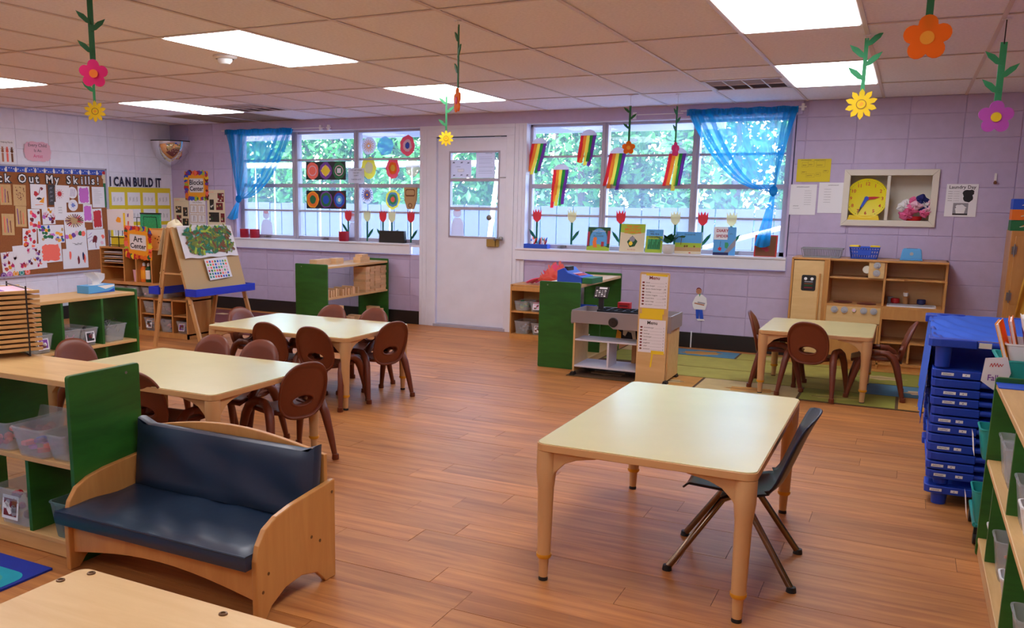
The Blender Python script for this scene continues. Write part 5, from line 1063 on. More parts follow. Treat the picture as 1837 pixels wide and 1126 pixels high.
# ---------------------------------------------------------------- right part of the window wall
def wsheet(x0, z0, x1, z1, col, label, fn=None, name='notice', cat='paper', d=0):
    m = MB(FAR((x0+x1)/2, (z0+z1)/2, d)); w_, h = x1-x0, z1-z0; m.rect(-w_/2, -h/2, w_/2, h/2, col, .001, t=.0008)
    if fn: fn(m, w_, h)
    m.build(name, label=label, category=cat)
def f_y(m, w_, h):
    m.scrawl(-.11, .085, .09, .01, 'ink', .0014).scrawl(-.0, .085, .10, .01, 'ink', .0014)
    for x, y, a, b in ((-.10, .03, .05, .04), (-.05, .035, .05, .045), (.02, .03, .07, .05), (-.1, -.03, .04, .02), (.02, -.05, .04, .03), (.08, -.02, .04, .02), (-.06, -.06, .07, .03)):
        m.line(x, y, x+a, y, .001, 'brown', .0014).line(x, y+b, x+a, y+b, .001, 'brown', .0014).line(x, y, x, y+b, .001, 'brown', .0014).line(x+a, y, x+a, y+b, .001, 'brown', .0014).scrawl(x+.006, y+.01, a*.7, .012, 'brown', .0014)
wsheet(-.945, 1.585, -.665, 1.785, 'chart_yellow', 'bright yellow drawing sheet beside the right window', f_y)
def f_l(m, w_, h):
    m.scrawl(-.06, h*.40, .11, .010, 'ink', .0014)
    for k in range(7): m.scrawl(.01, h*(.28-.075*k), .06, .006, 'grey_ink', .0014)
    m.scrawl(-.08, -h*.22, .05, .008, 'ink', .0014).scrawl(-.08, -h*.3, .06, .006, 'grey_ink', .0014)
wsheet(-.985, 1.293, -.765, 1.562, 'paper', 'white typed sheet left of two under the yellow drawing', f_l)
wsheet(-.748, 1.312, -.54, 1.578, 'paper', 'white typed sheet overlapping the niche frame', lambda m, w_, h: (m.scrawl(-.03, h*.40, .09, .009, 'ink', .0014), [m.scrawl(-.06, h*(.27-.085*k), .06, .007, 'grey_ink', .0014) for k in range(6)]), d=.0)
def f_d(m, w_, h):
    m.text('Laundry Day', 0, h*.36, .038, 'ink', .0014, bold=.0006)
    for k in range(5): m.scrawl(-.10, h*(.26-.07*k), .035, .007, 'ink', .0014).scrawl(-.06, h*(.26-.07*k), .045, .006, 'grey_ink', .0014)
    m.blob(.035, h*.22, .030, 'black', .0014, jag=.1, n=14).blob(.065, h*.24, .024, 'black', .0015, jag=.1, n=14).blob(.05, h*.08, .036, 'black', .0016, jag=.08, n=14)
    m.rect(-.055, -h*.45, .055, -h*.08, 'grey_ink', .0014).blob(0, -h*.22, .038, 'paper', .0016, ry=.026, n=14).poly([(-.038, -h*.25), (.038, -h*.25), (.03, -h*.4), (-.03, -h*.4)], 'white', .0015).rect(-.055, -h*.45, .055, -h*.40, 'dark_metal', .0017)
wsheet(.247, 1.298, .478, 1.567, 'paper', 'white Laundry Day sheet right of the niche', f_d)
t = thing('wall_hook', 'small white hook on the lilac wall near the right corner', 'hook', (.59, 8.592, 1.62)); MB().box(-.009, -.006, -.025, .009, .0, .035, 'white').build('plate', t, bevel=.002); MB().lathe([(0, -.016), (.011, -.012), (.013, 0), (.006, .012), (0, .014)], 'brown', n=10, c=(0, -.012, -.04)).build('knob', t, smooth=50)
m = MB(FAR(-1.73, .435)); m.poly([(-.045, .06), (-.07, .0), (-.065, -.03), (-.05, -.06), (.055, -.06), (.07, .0), (.06, .055), (.02, .085), (-.02, .085)], 'white', .002, t=.001); m.poly([(-.035, -.06), (.03, -.06), (.045, -.15), (.01, -.15), (.0, -.08), (-.002, -.15), (-.025, -.15)], 'blue', .002, t=.001)
m.disc(-.015, .115, .026, 'skin', .002, t=.001).blob(-.015, .125, .024, 'maroon', .0015, ry=.026, jag=.1).poly([(-.012, .09), (.004, .09), (-.004, .06)], 'leaf_light', .003).line(-.05, .0, .045, -.015, .012, 'skin', .003).line(-.02, .01, .05, .0, .012, 'grey_ink', .0028).poly([(-.02, -.15), (.045, -.15), (.06, -.165), (-.01, -.168)], 'white', .0025)
for x in (-.024, -.008): m.disc(x, .12, .003, 'black', .0032, n=6)
m.line(-.022, .103, -.008, .103, .002, 'maroon', .0032); m.build('paper_doctor', label='paper cutout of a helper in white coat and blue trousers on the wall', category='cutout')
# things standing in the niche
t = thing('toy_clock', 'big yellow teaching clock standing in the wall niche', 'clock', (-.357, 8.63, 1.238))
MB().prism([(-.145, 0), (.12, 0), (.105, .06), (-.13, .06)], 'y', -.015, .015, 'yellow').build('stand', t, bevel=.003)
mat('clock_yellow', (236, 222, 20), .35)
c = MB(((0, 0, .205), (1, 0, 0), (0, 0, 1), (0, -1, 0))).lathe([(0, -.015), (.168, -.015), (.172, -.008), (.172, .010), (.168, .016), (.160, .013), (0, .013)], 'clock_yellow', n=48).build('face', t, smooth=35)
m = MB(((0, -.0135, .205), (1, 0, 0), (0, 0, 1), (0, -1, 0)))
for k in range(1, 13): a = PI/2-2*PI*k/12; m.text(str(k), .125*math.cos(a), .125*math.sin(a)-.013, .040, 'red', .0006, bold=.0007)
m.build('numerals', c)
m = MB(((0, -.0135, .205), (1, 0, 0), (0, 0, 1), (0, -1, 0)))
for k in range(60): a = 2*PI*k/60; m.disc(.153*math.cos(a), .153*math.sin(a), .002 if k % 5 else .0036, 'leaf_dark', .0006, n=6)
m.build('minute_marks', c, kind='stuff')
MB(((0, -.018, .205), (1, 0, 0), (0, 0, 1), (0, -1, 0))).poly([(.0, .012), (.06, .016), (.105, .012), (.065, -.004), (0, -.012)], 'red', .002, t=.002).build('hour_hand', t)
MB(((0, -.021, .205), (1, 0, 0), (0, 0, 1), (0, -1, 0))).poly([(-.014, .006), (.012, -.006), (-.03, -.08), (-.045, -.072)], 'blue', .002, t=.002).poly([(-.030, -.08), (-.045, -.072), (-.062, -.135)], 'ink', .002, t=.002).disc(0, 0, .018, 'blue', .003, t=.003).build('minute_hand', t)
mat('navy_cloth', (34, 40, 110), .9); mat('pink_cloth', (232, 110, 160), .9)
t = thing('scarf_pile', 'crumpled pink, white and navy scarf in the wall niche', 'scarf', (-.02, 8.66, 1.24)); rg = random.Random(3)
for k in range(22):
    a, rr = rg.uniform(0, 2*PI), rg.uniform(.02, .10); cx, cz = (rr*1.35*math.cos(a)+.025, .135+rr*.8*math.sin(a)); s_ = rg.uniform(.035, .058); ph = rg.uniform(0, 6); yy = rg.uniform(-.09, -.02)
    MB().grid(lambda u, v: (cx+s_*math.cos(2*PI*u+ph)*(1-.0*v)*math.sin(PI*v)*(1+.25*math.sin(u*19)), yy+s_*.7*math.cos(PI*v)+.008*math.sin(u*31+v*17), cz+s_*.75*math.sin(2*PI*u+ph)*math.sin(PI*v)*(1+.2*math.sin(u*25+ph))), 22, 12, ['pink_cloth', 'lightpink', 'navy_cloth', 'white', 'pink_cloth', 'navy_cloth'][k % 6], closeu=True).build('fold', t, smooth=70)
t = thing('red_bowl', 'red bowl under the scarf in the wall niche', 'bowl', (.02, 8.655, 1.239)); MB().lathe([(0, 0), (.04, 0), (.065, .03), (.07, .055), (.06, .05), (0, .02)], 'red', n=24).build('bowl', t, smooth=40)
# ---------------------------------------------------------------- sheer curtains
mat('sheer', (16, 182, 224), .8, alpha=.50, trans=.75); mat('sheer_fold', (6, 166, 214), .8, alpha=.72, trans=.7); mat('sheer_dense', (10, 160, 214), .8, alpha=.85, trans=.7)
def curtain(x0, x1, xk, zt, zk, tail, label, Y=8.555, flip=False, rod=(0, 0)):
    t = thing('curtain', label, 'curtain', (0, 0, 0), 0, 'blue sheer curtains')
    def P(u, v):
        # u across the heading, v down to the knot; strands over the far side sag like a swag
        xx = x0+(x1-x0)*u; far = abs(xx-xk)/max(abs(x0-xk), abs(x1-xk)); p = 1+1.25*far
        x = xk+(xx-xk)*(1-v)**(1.0 if far > .3 else 1.6)*(1 if v < 1 else 0)+(.012*(u-.5))*v; z = zk+(zt-zk)*(1-v)**p
        y = Y+.018*math.sin(u*58+v*4)*(1-.5*v)-.012*math.sin(v*PI)
        return (x, y, z)
    MB().grid(P, 110, 36, 'sheer').build('sheer_panel', t, smooth=80)
    # gathered folds along both borders
    for u0 in (.03, .97, .90, .10, .80) if abs(x0-xk) < abs(x1-xk) else (.97, .03, .10, .90, .20):
        MB().grid(lambda u, v: (P(u0, v)[0]+(u-.5)*.05*(1-v*.6), P(u0, v)[1]-.014*math.cos((u-.5)*PI)-.004, P(u0, v)[2]), 4, 30, 'sheer_fold').build('fold', t, smooth=80)
    MB().grid(lambda u, v: (x0+(x1-x0)*u, Y-.012+.008*math.sin(u*150), zt+.012-.058*v+.004*math.sin(u*31)), 150, 3, 'sheer_dense').build('heading', t, smooth=80)
    MB().cyl((min(x0, x1)-.06, Y, zt), (max(x0, x1)+rod[1], Y, zt), .005, 'white', n=8).build('rod', t)
    for x in rod[2:]: MB().box(x-.012, Y-.01, zt-.03, x+.012, 8.60, zt+.03, 'white').box(x-.03, Y-.008, zt-.006, x+.03, Y+.006, zt+.006, 'white').build('rod_bracket', t)
    MB().lathe([(0, -.05), (.030, -.03), (.040, 0), (.030, .035), (0, .05)], 'sheer_dense', n=14, c=(xk, Y-.02, zk)).build('knot', t, smooth=80)
    tx, tz, tw = tail
    MB().grid(lambda u, v: (xk+(tx-xk)*v+(u-.5)*(.035+tw*v), Y-.022+.012*math.sin(u*14)*v, zk-.02+(tz-zk)*v-.02*math.sin(u*PI)*v), 16, 14, 'sheer_dense').build('tail', t, smooth=80)
curtain(-7.555, -6.53, -7.36, 2.195, 1.375, (-7.47, 1.16, .13), 'blue sheer curtain knotted at the left side of the left window', rod=(0, .45, -6.13, -6.02))
curtain(-1.945, -.965, -1.125, 2.235, 1.50, (-1.19, 1.03, .10), 'blue sheer curtain with a long knotted tail at the right window', rod=(0, .05, -.93))
MB().cyl((-2.42, 8.55, 2.215), (-1.98, 8.55, 2.215), .004, 'white', n=8).box(-2.46, 8.545, 2.18, -2.43, 8.575, 2.24, 'white').build('curtain_rod', label='thin white curtain rod beside the right curtain heading', category='rod')
# ---------------------------------------------------------------- paper on the glass
def pane_thing(x, z, label, cat, name, fn, d=0, group=None):
    m = MB(PANE(x, z, d)); fn(m); return m.build(name, label=label, category=cat, group=group)
mat('streamer_red', (226, 40, 50), .8, trans=.35); mat('streamer_orange', (245, 130, 40), .8, trans=.35); mat('streamer_yellow', (245, 225, 80), .8, trans=.35); mat('streamer_green', (40, 140, 50), .8, trans=.35); mat('streamer_purple', (110, 50, 140), .8, trans=.35)
mat('tulip_red', (236, 80, 90), .8, trans=.4); mat('tulip_cream', (240, 236, 200), .8, trans=.4); mat('stem_green', (24, 110, 84), .8, trans=.2)
for i, (x, z, L, sk, lb) in enumerate([(-3.462, 1.965, .30, -.07, 'rainbow streamer plate at left of the right window'), (-2.935, 2.035, .29, -.04, 'rainbow streamer plate highest on the right window'), (-3.215, 1.70, .36, -.04, 'rainbow streamer plate lowest, under the first two'), (-2.625, 1.855, .34, -.06, 'rainbow streamer plate beside the orange hanging flower'), (-2.035, 1.845, .33, -.04, 'rainbow streamer plate behind the pink hanging flower')]):
    t = thing('rainbow_streamer', lb, 'decoration', (x, 8.668, z), 0, 'paper rainbows on the right window')
    MB(((0, 0, 0), (1, 0, 0), (0, 0, 1), (0, -1, 0))).poly([(.085*math.cos(a), .065*math.sin(a)) for a in [PI*k/16 for k in range(17)]], 'paper_thin', 0, t=.0012).build('paper_plate', t)
    rg = random.Random(i)
    for k, c in enumerate(['red', 'orange', 'yellow', 'green', 'purple']):
        x0 = -.066+k*.033; LL = L*(1+rg.uniform(-.12, .08)); dx = sk+rg.uniform(-.012, .012); ph = rg.uniform(0, 6)
        MB().grid(lambda u, v: (x0+(u-.5)*.036+dx*v, -.003-.012*math.sin(v*5+ph)*v-.002*k, .008-LL*v), 3, 14, 'streamer_'+c).build('streamer', t, smooth=80)
def tulip(x, z0, z1, col, side, label, d=0):
    t = thing('paper_tulip', label, 'paper flower', (x, 8.688-d, 0), 0, 'paper tulips on the glass'); h = z1-z0
    fr_ = ((0, 0, 0), (1, 0, 0), (0, 0, 1), (0, -1, 0))
    b = z1-.135
    MB(fr_).poly([(-.012, b), (.012, b), (.042, b+.03), (.048, b+.07), (.046, b+.13), (.028, b+.095), (.018, b+.135), (0, b+.10), (-.018, b+.135), (-.028, b+.095), (-.046, b+.13), (-.048, b+.07), (-.042, b+.03)], col, 0, t=.001).build('flower_head', t)
    MB(fr_).rect(-.010, z0, .010, b+.01, 'stem_green', -.0012, t=.001).build('stem', t)
    L = [(0, z0+.03), (side*.03, z0+.05), (side*.075, z0+.11), (side*.085, z0+.15), (side*.05, z0+.125), (side*.015, z0+.08)]
    MB(fr_).poly(L if side > 0 else L[::-1], 'stem_green', -.0008, t=.001).build('leaf', t)
for x, c, s_, lb in ((-3.475, 'tulip_red', -1, 'red paper tulip at the left edge of the right window'), (-3.09, 'tulip_cream', 1, 'cream paper tulip in the left sash of the right window'), (-2.575, 'tulip_red', -1, 'red paper tulip behind the green caterpillar book'), (-2.03, 'tulip_cream', 1, 'cream paper tulip behind the potted plant'), (-1.767, 'tulip_red', 1, 'red paper tulip in the curtained sash, right window'), (-1.50, 'tulip_cream', 1, 'cream paper tulip behind the spider book')):
    tulip(x, .95, 1.31, c, s_, lb)
for x, c, s_, lb in ((-5.848, 'tulip_red', -1, 'red paper tulip above the single red pot'), (-5.585, 'tulip_cream', 1, 'cream paper tulip at left of the black box'), (-5.37, 'tulip_red', -1, 'red paper tulip in the middle, above the black box'), (-5.205, 'tulip_cream', 1, 'cream paper tulip standing before the black box'), (-5.0, 'tulip_red', 1, 'red paper tulip at the right end of the left window')):
    tulip(x, .91 if x > -5.7 else .96, 1.27, c, s_, lb, d=.075 if abs(x+5.205) < .01 else .0)
def circ(cols, ry=1.0, ray=None):
    def f(m):
        for i, (r, c) in enumerate(cols): m.blob(0, 0, r, c, .0004*i+.001, n=22, jag=.07, ry=r*ry)
        if ray:
            for k in range(16): a = 2*PI*k/16; m.line(.015*math.cos(a), .015*math.sin(a), ray[1]*math.cos(a), ray[1]*math.sin(a), .008, ray[0], .003)
    return f
mat('tint_blue', (90, 160, 230), .8, alpha=.7, trans=.5); mat('tint_tan', (230, 200, 160), .8, alpha=.8, trans=.5)
for x, z, f_, lb in ((-5.565, 1.99, circ([(.095, 'paper_thin')], 1.05, ('gold', .07)), 'white paper circle with an orange sunburst, left window'), (-5.345, 1.985, circ([(.105, 'tint_blue')], 1.0), 'pale blue painted circle at top of the left window'), (-5.055, 1.985, circ([(.095, 'tulip_red'), (.055, 'paper_thin'), (.03, 'blue')], 1.2), 'red ring around a blue spot at top right of left window'),
    (-5.565, 1.745, circ([(.10, 'streamer_yellow'), (.055, 'paper_thin')], 1.2), 'yellow paper ring on the left window'), (-5.245, 1.74, circ([(.09, 'tulip_red'), (.055, 'streamer_orange'), (.03, 'streamer_yellow')], 1.25), 'red circle with a yellow middle on the left window'), (-4.985, 1.745, circ([(.09, 'tint_tan')], 1.15), 'pale tan speckled circle on the left window'),
    (-5.59, 1.44, circ([(.085, 'paper_thin'), (.045, 'gold')], 1.2, ('blue', .075)), 'blue rayed flower with yellow middle on the left window'), (-5.245, 1.39, circ([(.098, 'streamer_yellow'), (.075, 'sky'), (.05, 'leaf_light'), (.028, 'coral')], 1.12), 'ringed yellow, blue and green circle on the left window')):
    pane_thing(x, z, lb, 'paper circle', 'paper_circle', f_)
for z0, z1, cols, lb in ((1.605, 1.825, ('coral', 'yellow', 'leaf'), 'upper black strip with three painted circles on the left window'), (1.275, 1.482, ('orange', 'teal', 'blue'), 'lower black strip with three ringed circles on the left window')):
    def f(m):
        m.rect(-.285, -.105, .285, .105, 'black', 0, t=.001)
        for k, c in enumerate(cols):
            x = -.19+k*.19
            if z0 > 1.5: m.blob(x, 0, .088, c if k != 1 else 'purple', .001, n=20, jag=.05, ry=.10).ring(x, 0, .05, .06, 'lightpink', .0014)
            if z0 > 1.5 and k == 1: m.rect(x-.05, -.05, x+.05, .05, 'yellow', .002, a=.78)
            if z0 > 1.5 and k == 2: m.rect(x-.028, -.028, x+.028, .028, 'paper', .002)
            if z0 <= 1.5: [m.blob(x, 0, r, c2, .001+.0003*j, n=20, jag=.05, ry=r*1.12) for j, (r, c2) in enumerate(((.088, ['gold', 'purple', 'maroon'][k]), (.075, ['orange', 'leaf', 'blue'][k]), (.045, ['leaf', 'blue', 'sky'][k]), (.02, ['leaf', 'blue', 'white'][k])))]
    pane_thing(-6.16, (z0+z1)/2, lb, 'artwork', 'circle_strip', f, d=.012)
pane_thing(-5.71, 1.655, 'small white typed sign on the mullion of the left window', 'sign', 'window_sign', lambda m: (m.rect(-.11, -.085, .11, .085, 'paper_thin', 0, t=.001), m.text('YOU GET WHAT', 0, .055, .022, 'ink', .001), m.text('YOU GET', 0, .025, .02, 'ink', .001), m.text("DON'T", 0, -.005, .02, 'ink', .001), m.text('THROW A FIT', 0, -.05, .022, 'ink', .001)), d=.045)
t = thing('mask', 'tan carved mask hanging at the right end of the left window', 'mask', (-4.985, 8.665, 1.405))
MB(((0, 0, 0), (1, 0, 0), (0, 0, 1), (0, -1, 0))).prism([(-.085, .12), (.085, .12), (.08, -.02), (.045, -.12), (-.045, -.12), (-.08, -.02)], 'z', 0, .02, 'tan').build('face', t, bevel=.008)
m = MB(((0, -.021, 0), (1, 0, 0), (0, 0, 1), (0, -1, 0))); m.poly(rrect(-.06, .02, .06, .10, .02), 'brown', 0).poly(rrect(-.054, .03, .054, .09, .02), 'tan', .001).rect(-.05, .02, .05, .035, 'brown', .0015); m.build('carved_face', t); MB(((0, -.021, 0), (1, 0, 0), (0, 0, 1), (0, -1, 0))).ring(0, -.08, .018, .027, 'brown', .001).build('carved_mouth', t)
def stick(m, s_=1):
    m.poly([(-.09*s_, -.19), (.10*s_, -.19), (.085*s_, -.02), (.045*s_, .03), (-.045*s_, .03), (-.08*s_, -.04)], 'paper_thin', 0, t=.001).disc(0, .085, .05, 'paper_thin', .0012, t=.001).blob(0, .12, .04, 'lightpink', .002, jag=.15, ry=.02)
pane_thing(-7.07, 1.10, 'white paper helper cutout at the bottom of the left window', 'cutout', 'paper_helper', stick); pane_thing(-5.80, 1.09, 'white paper helper cutout behind the red tulip', 'cutout', 'paper_helper', lambda m: stick(m, .55))
m = MB(((-4.375, 8.612, 1.17), (1, 0, 0), (0, 0, 1), (0, -1, 0))); stick(m, .85); m.build('paper_helper', label='white paper helper cutout in the lowest pane of the door', category='cutout')
for x0, z0, x1, z1, lb, k in ((-4.465, 1.625, -4.21, 1.815, 'landscape white notice at left of the top door pane', 0), (-4.155, 1.625, -3.935, 1.905, 'portrait typed notice at right of the top door pane', 1)):
    m = MB((((x0+x1)/2, 8.606, (z0+z1)/2), (1, 0, 0), (0, 0, 1), (0, -1, 0))); w_, h = x1-x0, z1-z0; m.rect(-w_/2, -h/2, w_/2, h/2, 'paper_thin', 0, t=.001)
    if k:
        m.scrawl(-.0, h*.40, .08, .008, 'ink', .001)
        for i in range(9): m.line(-.08, h*(.28-.075*i), .07+.01*(i % 3), h*(.28-.075*i), .003 if i % 2 else .0018, 'grey_ink', .001)
    else:
        for x, y in ((-.095, .06), (.0, .06), (.08, .055), (-.09, -.075), (.0, -.07), (.07, -.075)): m.scrawl(x, y, .03, .018, 'ink', .001, t=.006)
        m.scrawl(-.06, .02, .06, .008, 'ink', .001).rect(-.035, -.03, .04, .0, 'grey_ink', .001).rect(-.033, -.028, .038, -.002, 'paper', .0013)
    m.build('door_notice', label=lb, category='notice')
# snowflake stickers
rg = random.Random(11); fl = None
SP = []
while len(SP) < 20:
    x, z = rg.uniform(-3.5, -1.15), rg.uniform(1.3, 2.12)
    if all(abs(x-q) > .06 for q in (-2.77, -1.87)) and all(abs(x-a)+abs(z-b) > .12 for a, b in SP): SP.append((x, z))
SN = 'first second third fourth fifth sixth seventh eighth ninth tenth eleventh twelfth thirteenth fourteenth fifteenth sixteenth seventeenth eighteenth nineteenth twentieth'.split()
for i, (x, z) in enumerate(sorted(SP)):
    m = MB(PANE(x, z, -.004)); s_ = rg.uniform(.014, .026)
    for k in range(3): a = PI*k/3; m.line(-s_*math.cos(a), -s_*math.sin(a), s_*math.cos(a), s_*math.sin(a), .007, 'paper_thin', .0002*k)
    m.build('snowflake_sticker', label='tiny white snowflake sticker, %s from the left on the right window' % SN[i], category='sticker', group='snowflake stickers on the right window')
# ---------------------------------------------------------------- things on the window sills
def pot(x, label, r=.055, h=.105):
    t = thing('red_pot', label, 'pot', (x, 8.60, .905), 0, 'red pots on the left window sill'); MB().lathe([(0, 0), (r*.9, 0), (r, .01), (r*1.02, h), (r*.93, h), (r*.9, .015), (0, .012)], 'maroon', n=24).build('pot', t, smooth=40); MB().lathe([(r*1.03, h-.006), (r*1.07, h-.003), (r*1.03, h)], 'red', n=24).build('rim', t)
mat('maroon', (170, 24, 50), .5)
pot(-7.335, 'red pot nearest the left end of the left sill'); pot(-7.175, 'red pot second from the left end of the left sill', .06); pot(-5.85, 'single red pot on the sill under the red tulip', .06, .11)
t = thing('black_box', 'black box on the left sill behind the paper tulips', 'box', (-5.215, 8.64, .905)); MB().prism([(-.165, 0), (.175, 0), (.165, .135), (-.155, .135)], 'y', -.03, .025, 'dark_metal').build('body', t, bevel=.003)
t = thing('crayon_tray', 'blue tray of crayons at the left end of the right sill', 'tray', (-3.43, 8.59, .905))
m = MB().box(-.125, -.04, 0, .125, .04, .006, 'navy'); m.box(-.13, -.045, 0, .13, -.039, .045, 'blue').box(-.13, .039, 0, .13, .045, .045, 'blue').box(-.13, -.045, 0, -.124, .045, .045, 'blue').box(.124, -.045, 0, .13, .045, .045, 'blue'); m.build('tray_body', t, bevel=.003)
NTH = ['first', 'second', 'third', 'fourth', 'fifth', 'sixth', 'seventh', 'eighth', 'ninth', 'tenth', 'eleventh', 'twelfth', 'thirteenth']
rg = random.Random(4)
for i in range(13):
    c = ['blue', 'red', 'orange', 'coral', 'purple', 'sky', 'orange', 'red', 'lightpink', 'blue', 'orange', 'maroon', 'teal'][i]; x = -.06+i*.0125; k = thing('crayon', '%s crayon, %s from the left in the blue sill tray' % ({'lightpink': 'pale pink', 'sky': 'sky blue'}.get(c, c), NTH[i]), 'crayon', (-3.43+x, 8.59+rg.uniform(-.02, .02), .912), 0, 'crayons in the sill tray'); k.rotation_euler = (rg.uniform(-.3, .2), rg.uniform(-.5, .6), 0); h = rg.uniform(.09, .125)
    MB().lathe([(0, 0), (.0075, 0), (.0075, h-.02), (.003, h), (0, h)], c, n=10).build('stick', k, smooth=40); MB().lathe([(.0079, h*.25), (.0079, h*.7)], 'white' if i % 3 == 0 else c, n=10).build('wrapper', k)
def book(x, w_, h, tilt, label, paint, z=.905, lean=.16):
    t = thing('picture_book', label, 'book', (x, 8.585, z), tilt, 'picture books on the window sill'); t.rotation_euler[0] = -lean
    MB().box(-w_/2+.003, .002, .003, w_/2-.003, .009, h-.003, 'paper').build('pages', t); MB().box(-w_/2, -.001, 0, w_/2, .002, h, 'cream_paper').box(-w_/2, .009, 0, w_/2, .012, h, 'cream_paper').build('cover', t)
    m = MB(((0, -.0012, 0), (1, 0, 0), (0, 0, 1), (0, -1, 0))); paint(m, w_, h); m.build('cover_art', t)
def b1(m, w, h):
    m.rect(-w/2, 0, w/2, h, 'leaf_dark', .0002).rect(-w/2, h*.2, -w*.4, h*.8, 'maroon', .0005).rect(w*.38, h*.3, w/2, h*.85, 'maroon', .0005).poly([(-w*.38, h*.2)]+[(w*.38*-math.cos(PI*k/12), h*.5+h*.45*math.sin(PI*k/12)) for k in range(13)]+[(w*.38, h*.2)], 'sky', .0008).poly([(-w/2, 0), (w/2, 0), (w/2, h*.12), (0, h*.28), (-w/2, h*.15)], 'lime', .001)
    m.poly([(-.05, .03), (-.01, .03), (-.02, .09), (-.035, .12), (-.06, .09)], 'orange', .0014).disc(-.035, .115, .02, 'orange', .0016).rect(.03, .04, .06, .09, 'maroon', .0016); m.text("DON'T TOUCH", 0, h*.80, .020, 'white', .0012).text('THAT', 0, h*.69, .024, 'ink', .0012).text('FLOWER!', 0, h*.58, .026, 'ink', .0012)
def b2(m, w, h):
    m.rect(-w/2, 0, w/2, h, 'lime', .0002).poly([(-w/2, 0), (w/2, 0), (w/2, h*.7), (0, h*.62), (-w/2, h*.7)], 'cream_paper', .0006).text('THE VERY', 0, h*.87, .030, 'orange', .001, bold=.001).text('IMPATIENT', 0, h*.76, .034, 'orange', .001, bold=.001).text('CATERPILLAR', 0, h*.66, .028, 'orange', .001, bold=.001)
    m.poly([(-.05, h*.36), (0, h*.58), (.055, h*.38), (.03, h*.2), (-.02, h*.16)], 'leaf_dark', .0012).disc(.0, h*.45, .028, 'grey_ink', .0014).blob(-.012, h*.30, .020, 'yellow', .0016, jag=.1); m.text('Ross Burach', 0, h*.06, .016, 'red', .001)
def b3(m, w, h):
    m.rect(-w/2, 0, w/2, h, 'lime', .0002).rect(-w/2, h*.72, w/2, h, 'sky', .0006).rect(-w*.38, h*.14, w*.38, h*.58, 'leaf_light', .0008)
    for k in range(9): m.line(-w*.34+k*w*.085, h*.16, -w*.32+k*w*.085, h*(.35+.12*(k % 3)), .005, 'leaf_dark', .0012)
    m.text('Why', -.03, h*.88, .024, 'ink', .001).text('We Are', 0, h*.77, .026, 'ink', .001, bold=.0006).text('Caterpillars', 0, h*.65, .024, 'ink', .001, bold=.0006)
def b4(m, w, h):
    m.rect(-w/2, 0, w/2, h, 'sky', .0002).rect(-w/2, 0, w/2, h*.5, 'lime', .0005).rect(-w/2, h*.1, w/2, h*.3, 'tan', .0008).rect(-w/2, 0, w/2, h*.12, 'cream_paper', .001).text('Grasslands', .01, h*.85, .024, 'ink', .001)
    m.line(-.07, h*.4, -.065, h*.75, .005, 'brown', .0012).blob(-.06, h*.78, .035, 'leaf_dark', .0014, ry=.010); [m.blob(x, h*.35, .009, 'brown', .0014) for x in (-.03, -.01, .06)]; m.blob(.02, h*.05, .012, 'red', .0014, ry=.005)
def b5(m, w, h):
    m.rect(-w/2, 0, w/2, h, 'sky', .0002).poly([(w*.1, 0), (w/2, h*.35), (w/2, h*.6), (w*.2, h*.3), (-w*.1, 0)], 'grey_ink', .0006).rect(-w/2, 0, w*.2, h*.10, 'navy', .0008).rect(-w/2, h*.55, w*.12, h, 'paper', .0007).text('DIARY', -.025, h*.82, .038, 'maroon', .001, bold=.001).text('of a', .055, h*.74, .018, 'ink', .001).text('SPIDER', -.025, h*.63, .036, 'maroon', .001, bold=.001).blob(-.04, h*.22, .018, 'red', .0014).line(-.04, h*.3, -.035, h*.5, .003, 'ink', .0014).blob(.02, h*.35, .02, 'leaf_light', .0012, ry=.03)
def b6(m, w, h): m.rect(-w/2, 0, w/2, h, 'red', .0002).rect(-w*.44, h*.03, w*.44, h*.95, 'brown', .0006); [m.blob(random.uniform(-.04, .04), h*random.uniform(.3, .7), .02, 'maroon', .001) for k in range(5)]
random.seed(3)
book(-2.77, .235, .235, 0, 'picture book with an orange creature on blue, first on the sill', b1); book(-2.425, .245, .275, 0, 'tall green book with an orange title and a caterpillar', b2); book(-2.205, .165, .225, .0, 'narrow lime green book of grasses on the sill', b3); book(-1.875, .25, .21, 0, 'wide book with a grassland picture on the sill', b4); book(-1.535, .20, .265, .12, 'book with a big red spider title on the sill', b5); book(-1.165, .20, .20, 0, 'dark brown and red book under the curtain tail', b6)
t = thing('potted_plant', 'small leafy plant in a white pot between two sill books', 'potted plant', (-2.055, 8.575, .905))
MB().lathe([(0, 0), (.046, 0), (.056, .012), (.060, .085), (.052, .085), (.048, .06), (0, .06)], 'white', n=24).build('pot', t, smooth=40); rg = random.Random(6)
for k in range(22):
    a = k*2.4; L = rg.uniform(.07, .14); el = rg.uniform(.4, 1.35); d_ = Vector((math.cos(a)*math.cos(el), math.sin(a)*math.cos(el)*.6, math.sin(el))); sd_ = d_.cross(Vector((0, 0, 1))).normalized() if abs(d_.z) < .98 else Vector((1, 0, 0)); b = Vector((0, 0, .075))
    MB().grid(lambda u, v: tuple(b+d_*(.03+L*v)+sd_*(u-.5)*.075*math.sin(PI*min(1, v*1.02))+Vector((0, 0, -.02*v*v))), 4, 6, 'leaf_dark' if k % 3 else 'leaf').build('leaf', t, smooth=80)
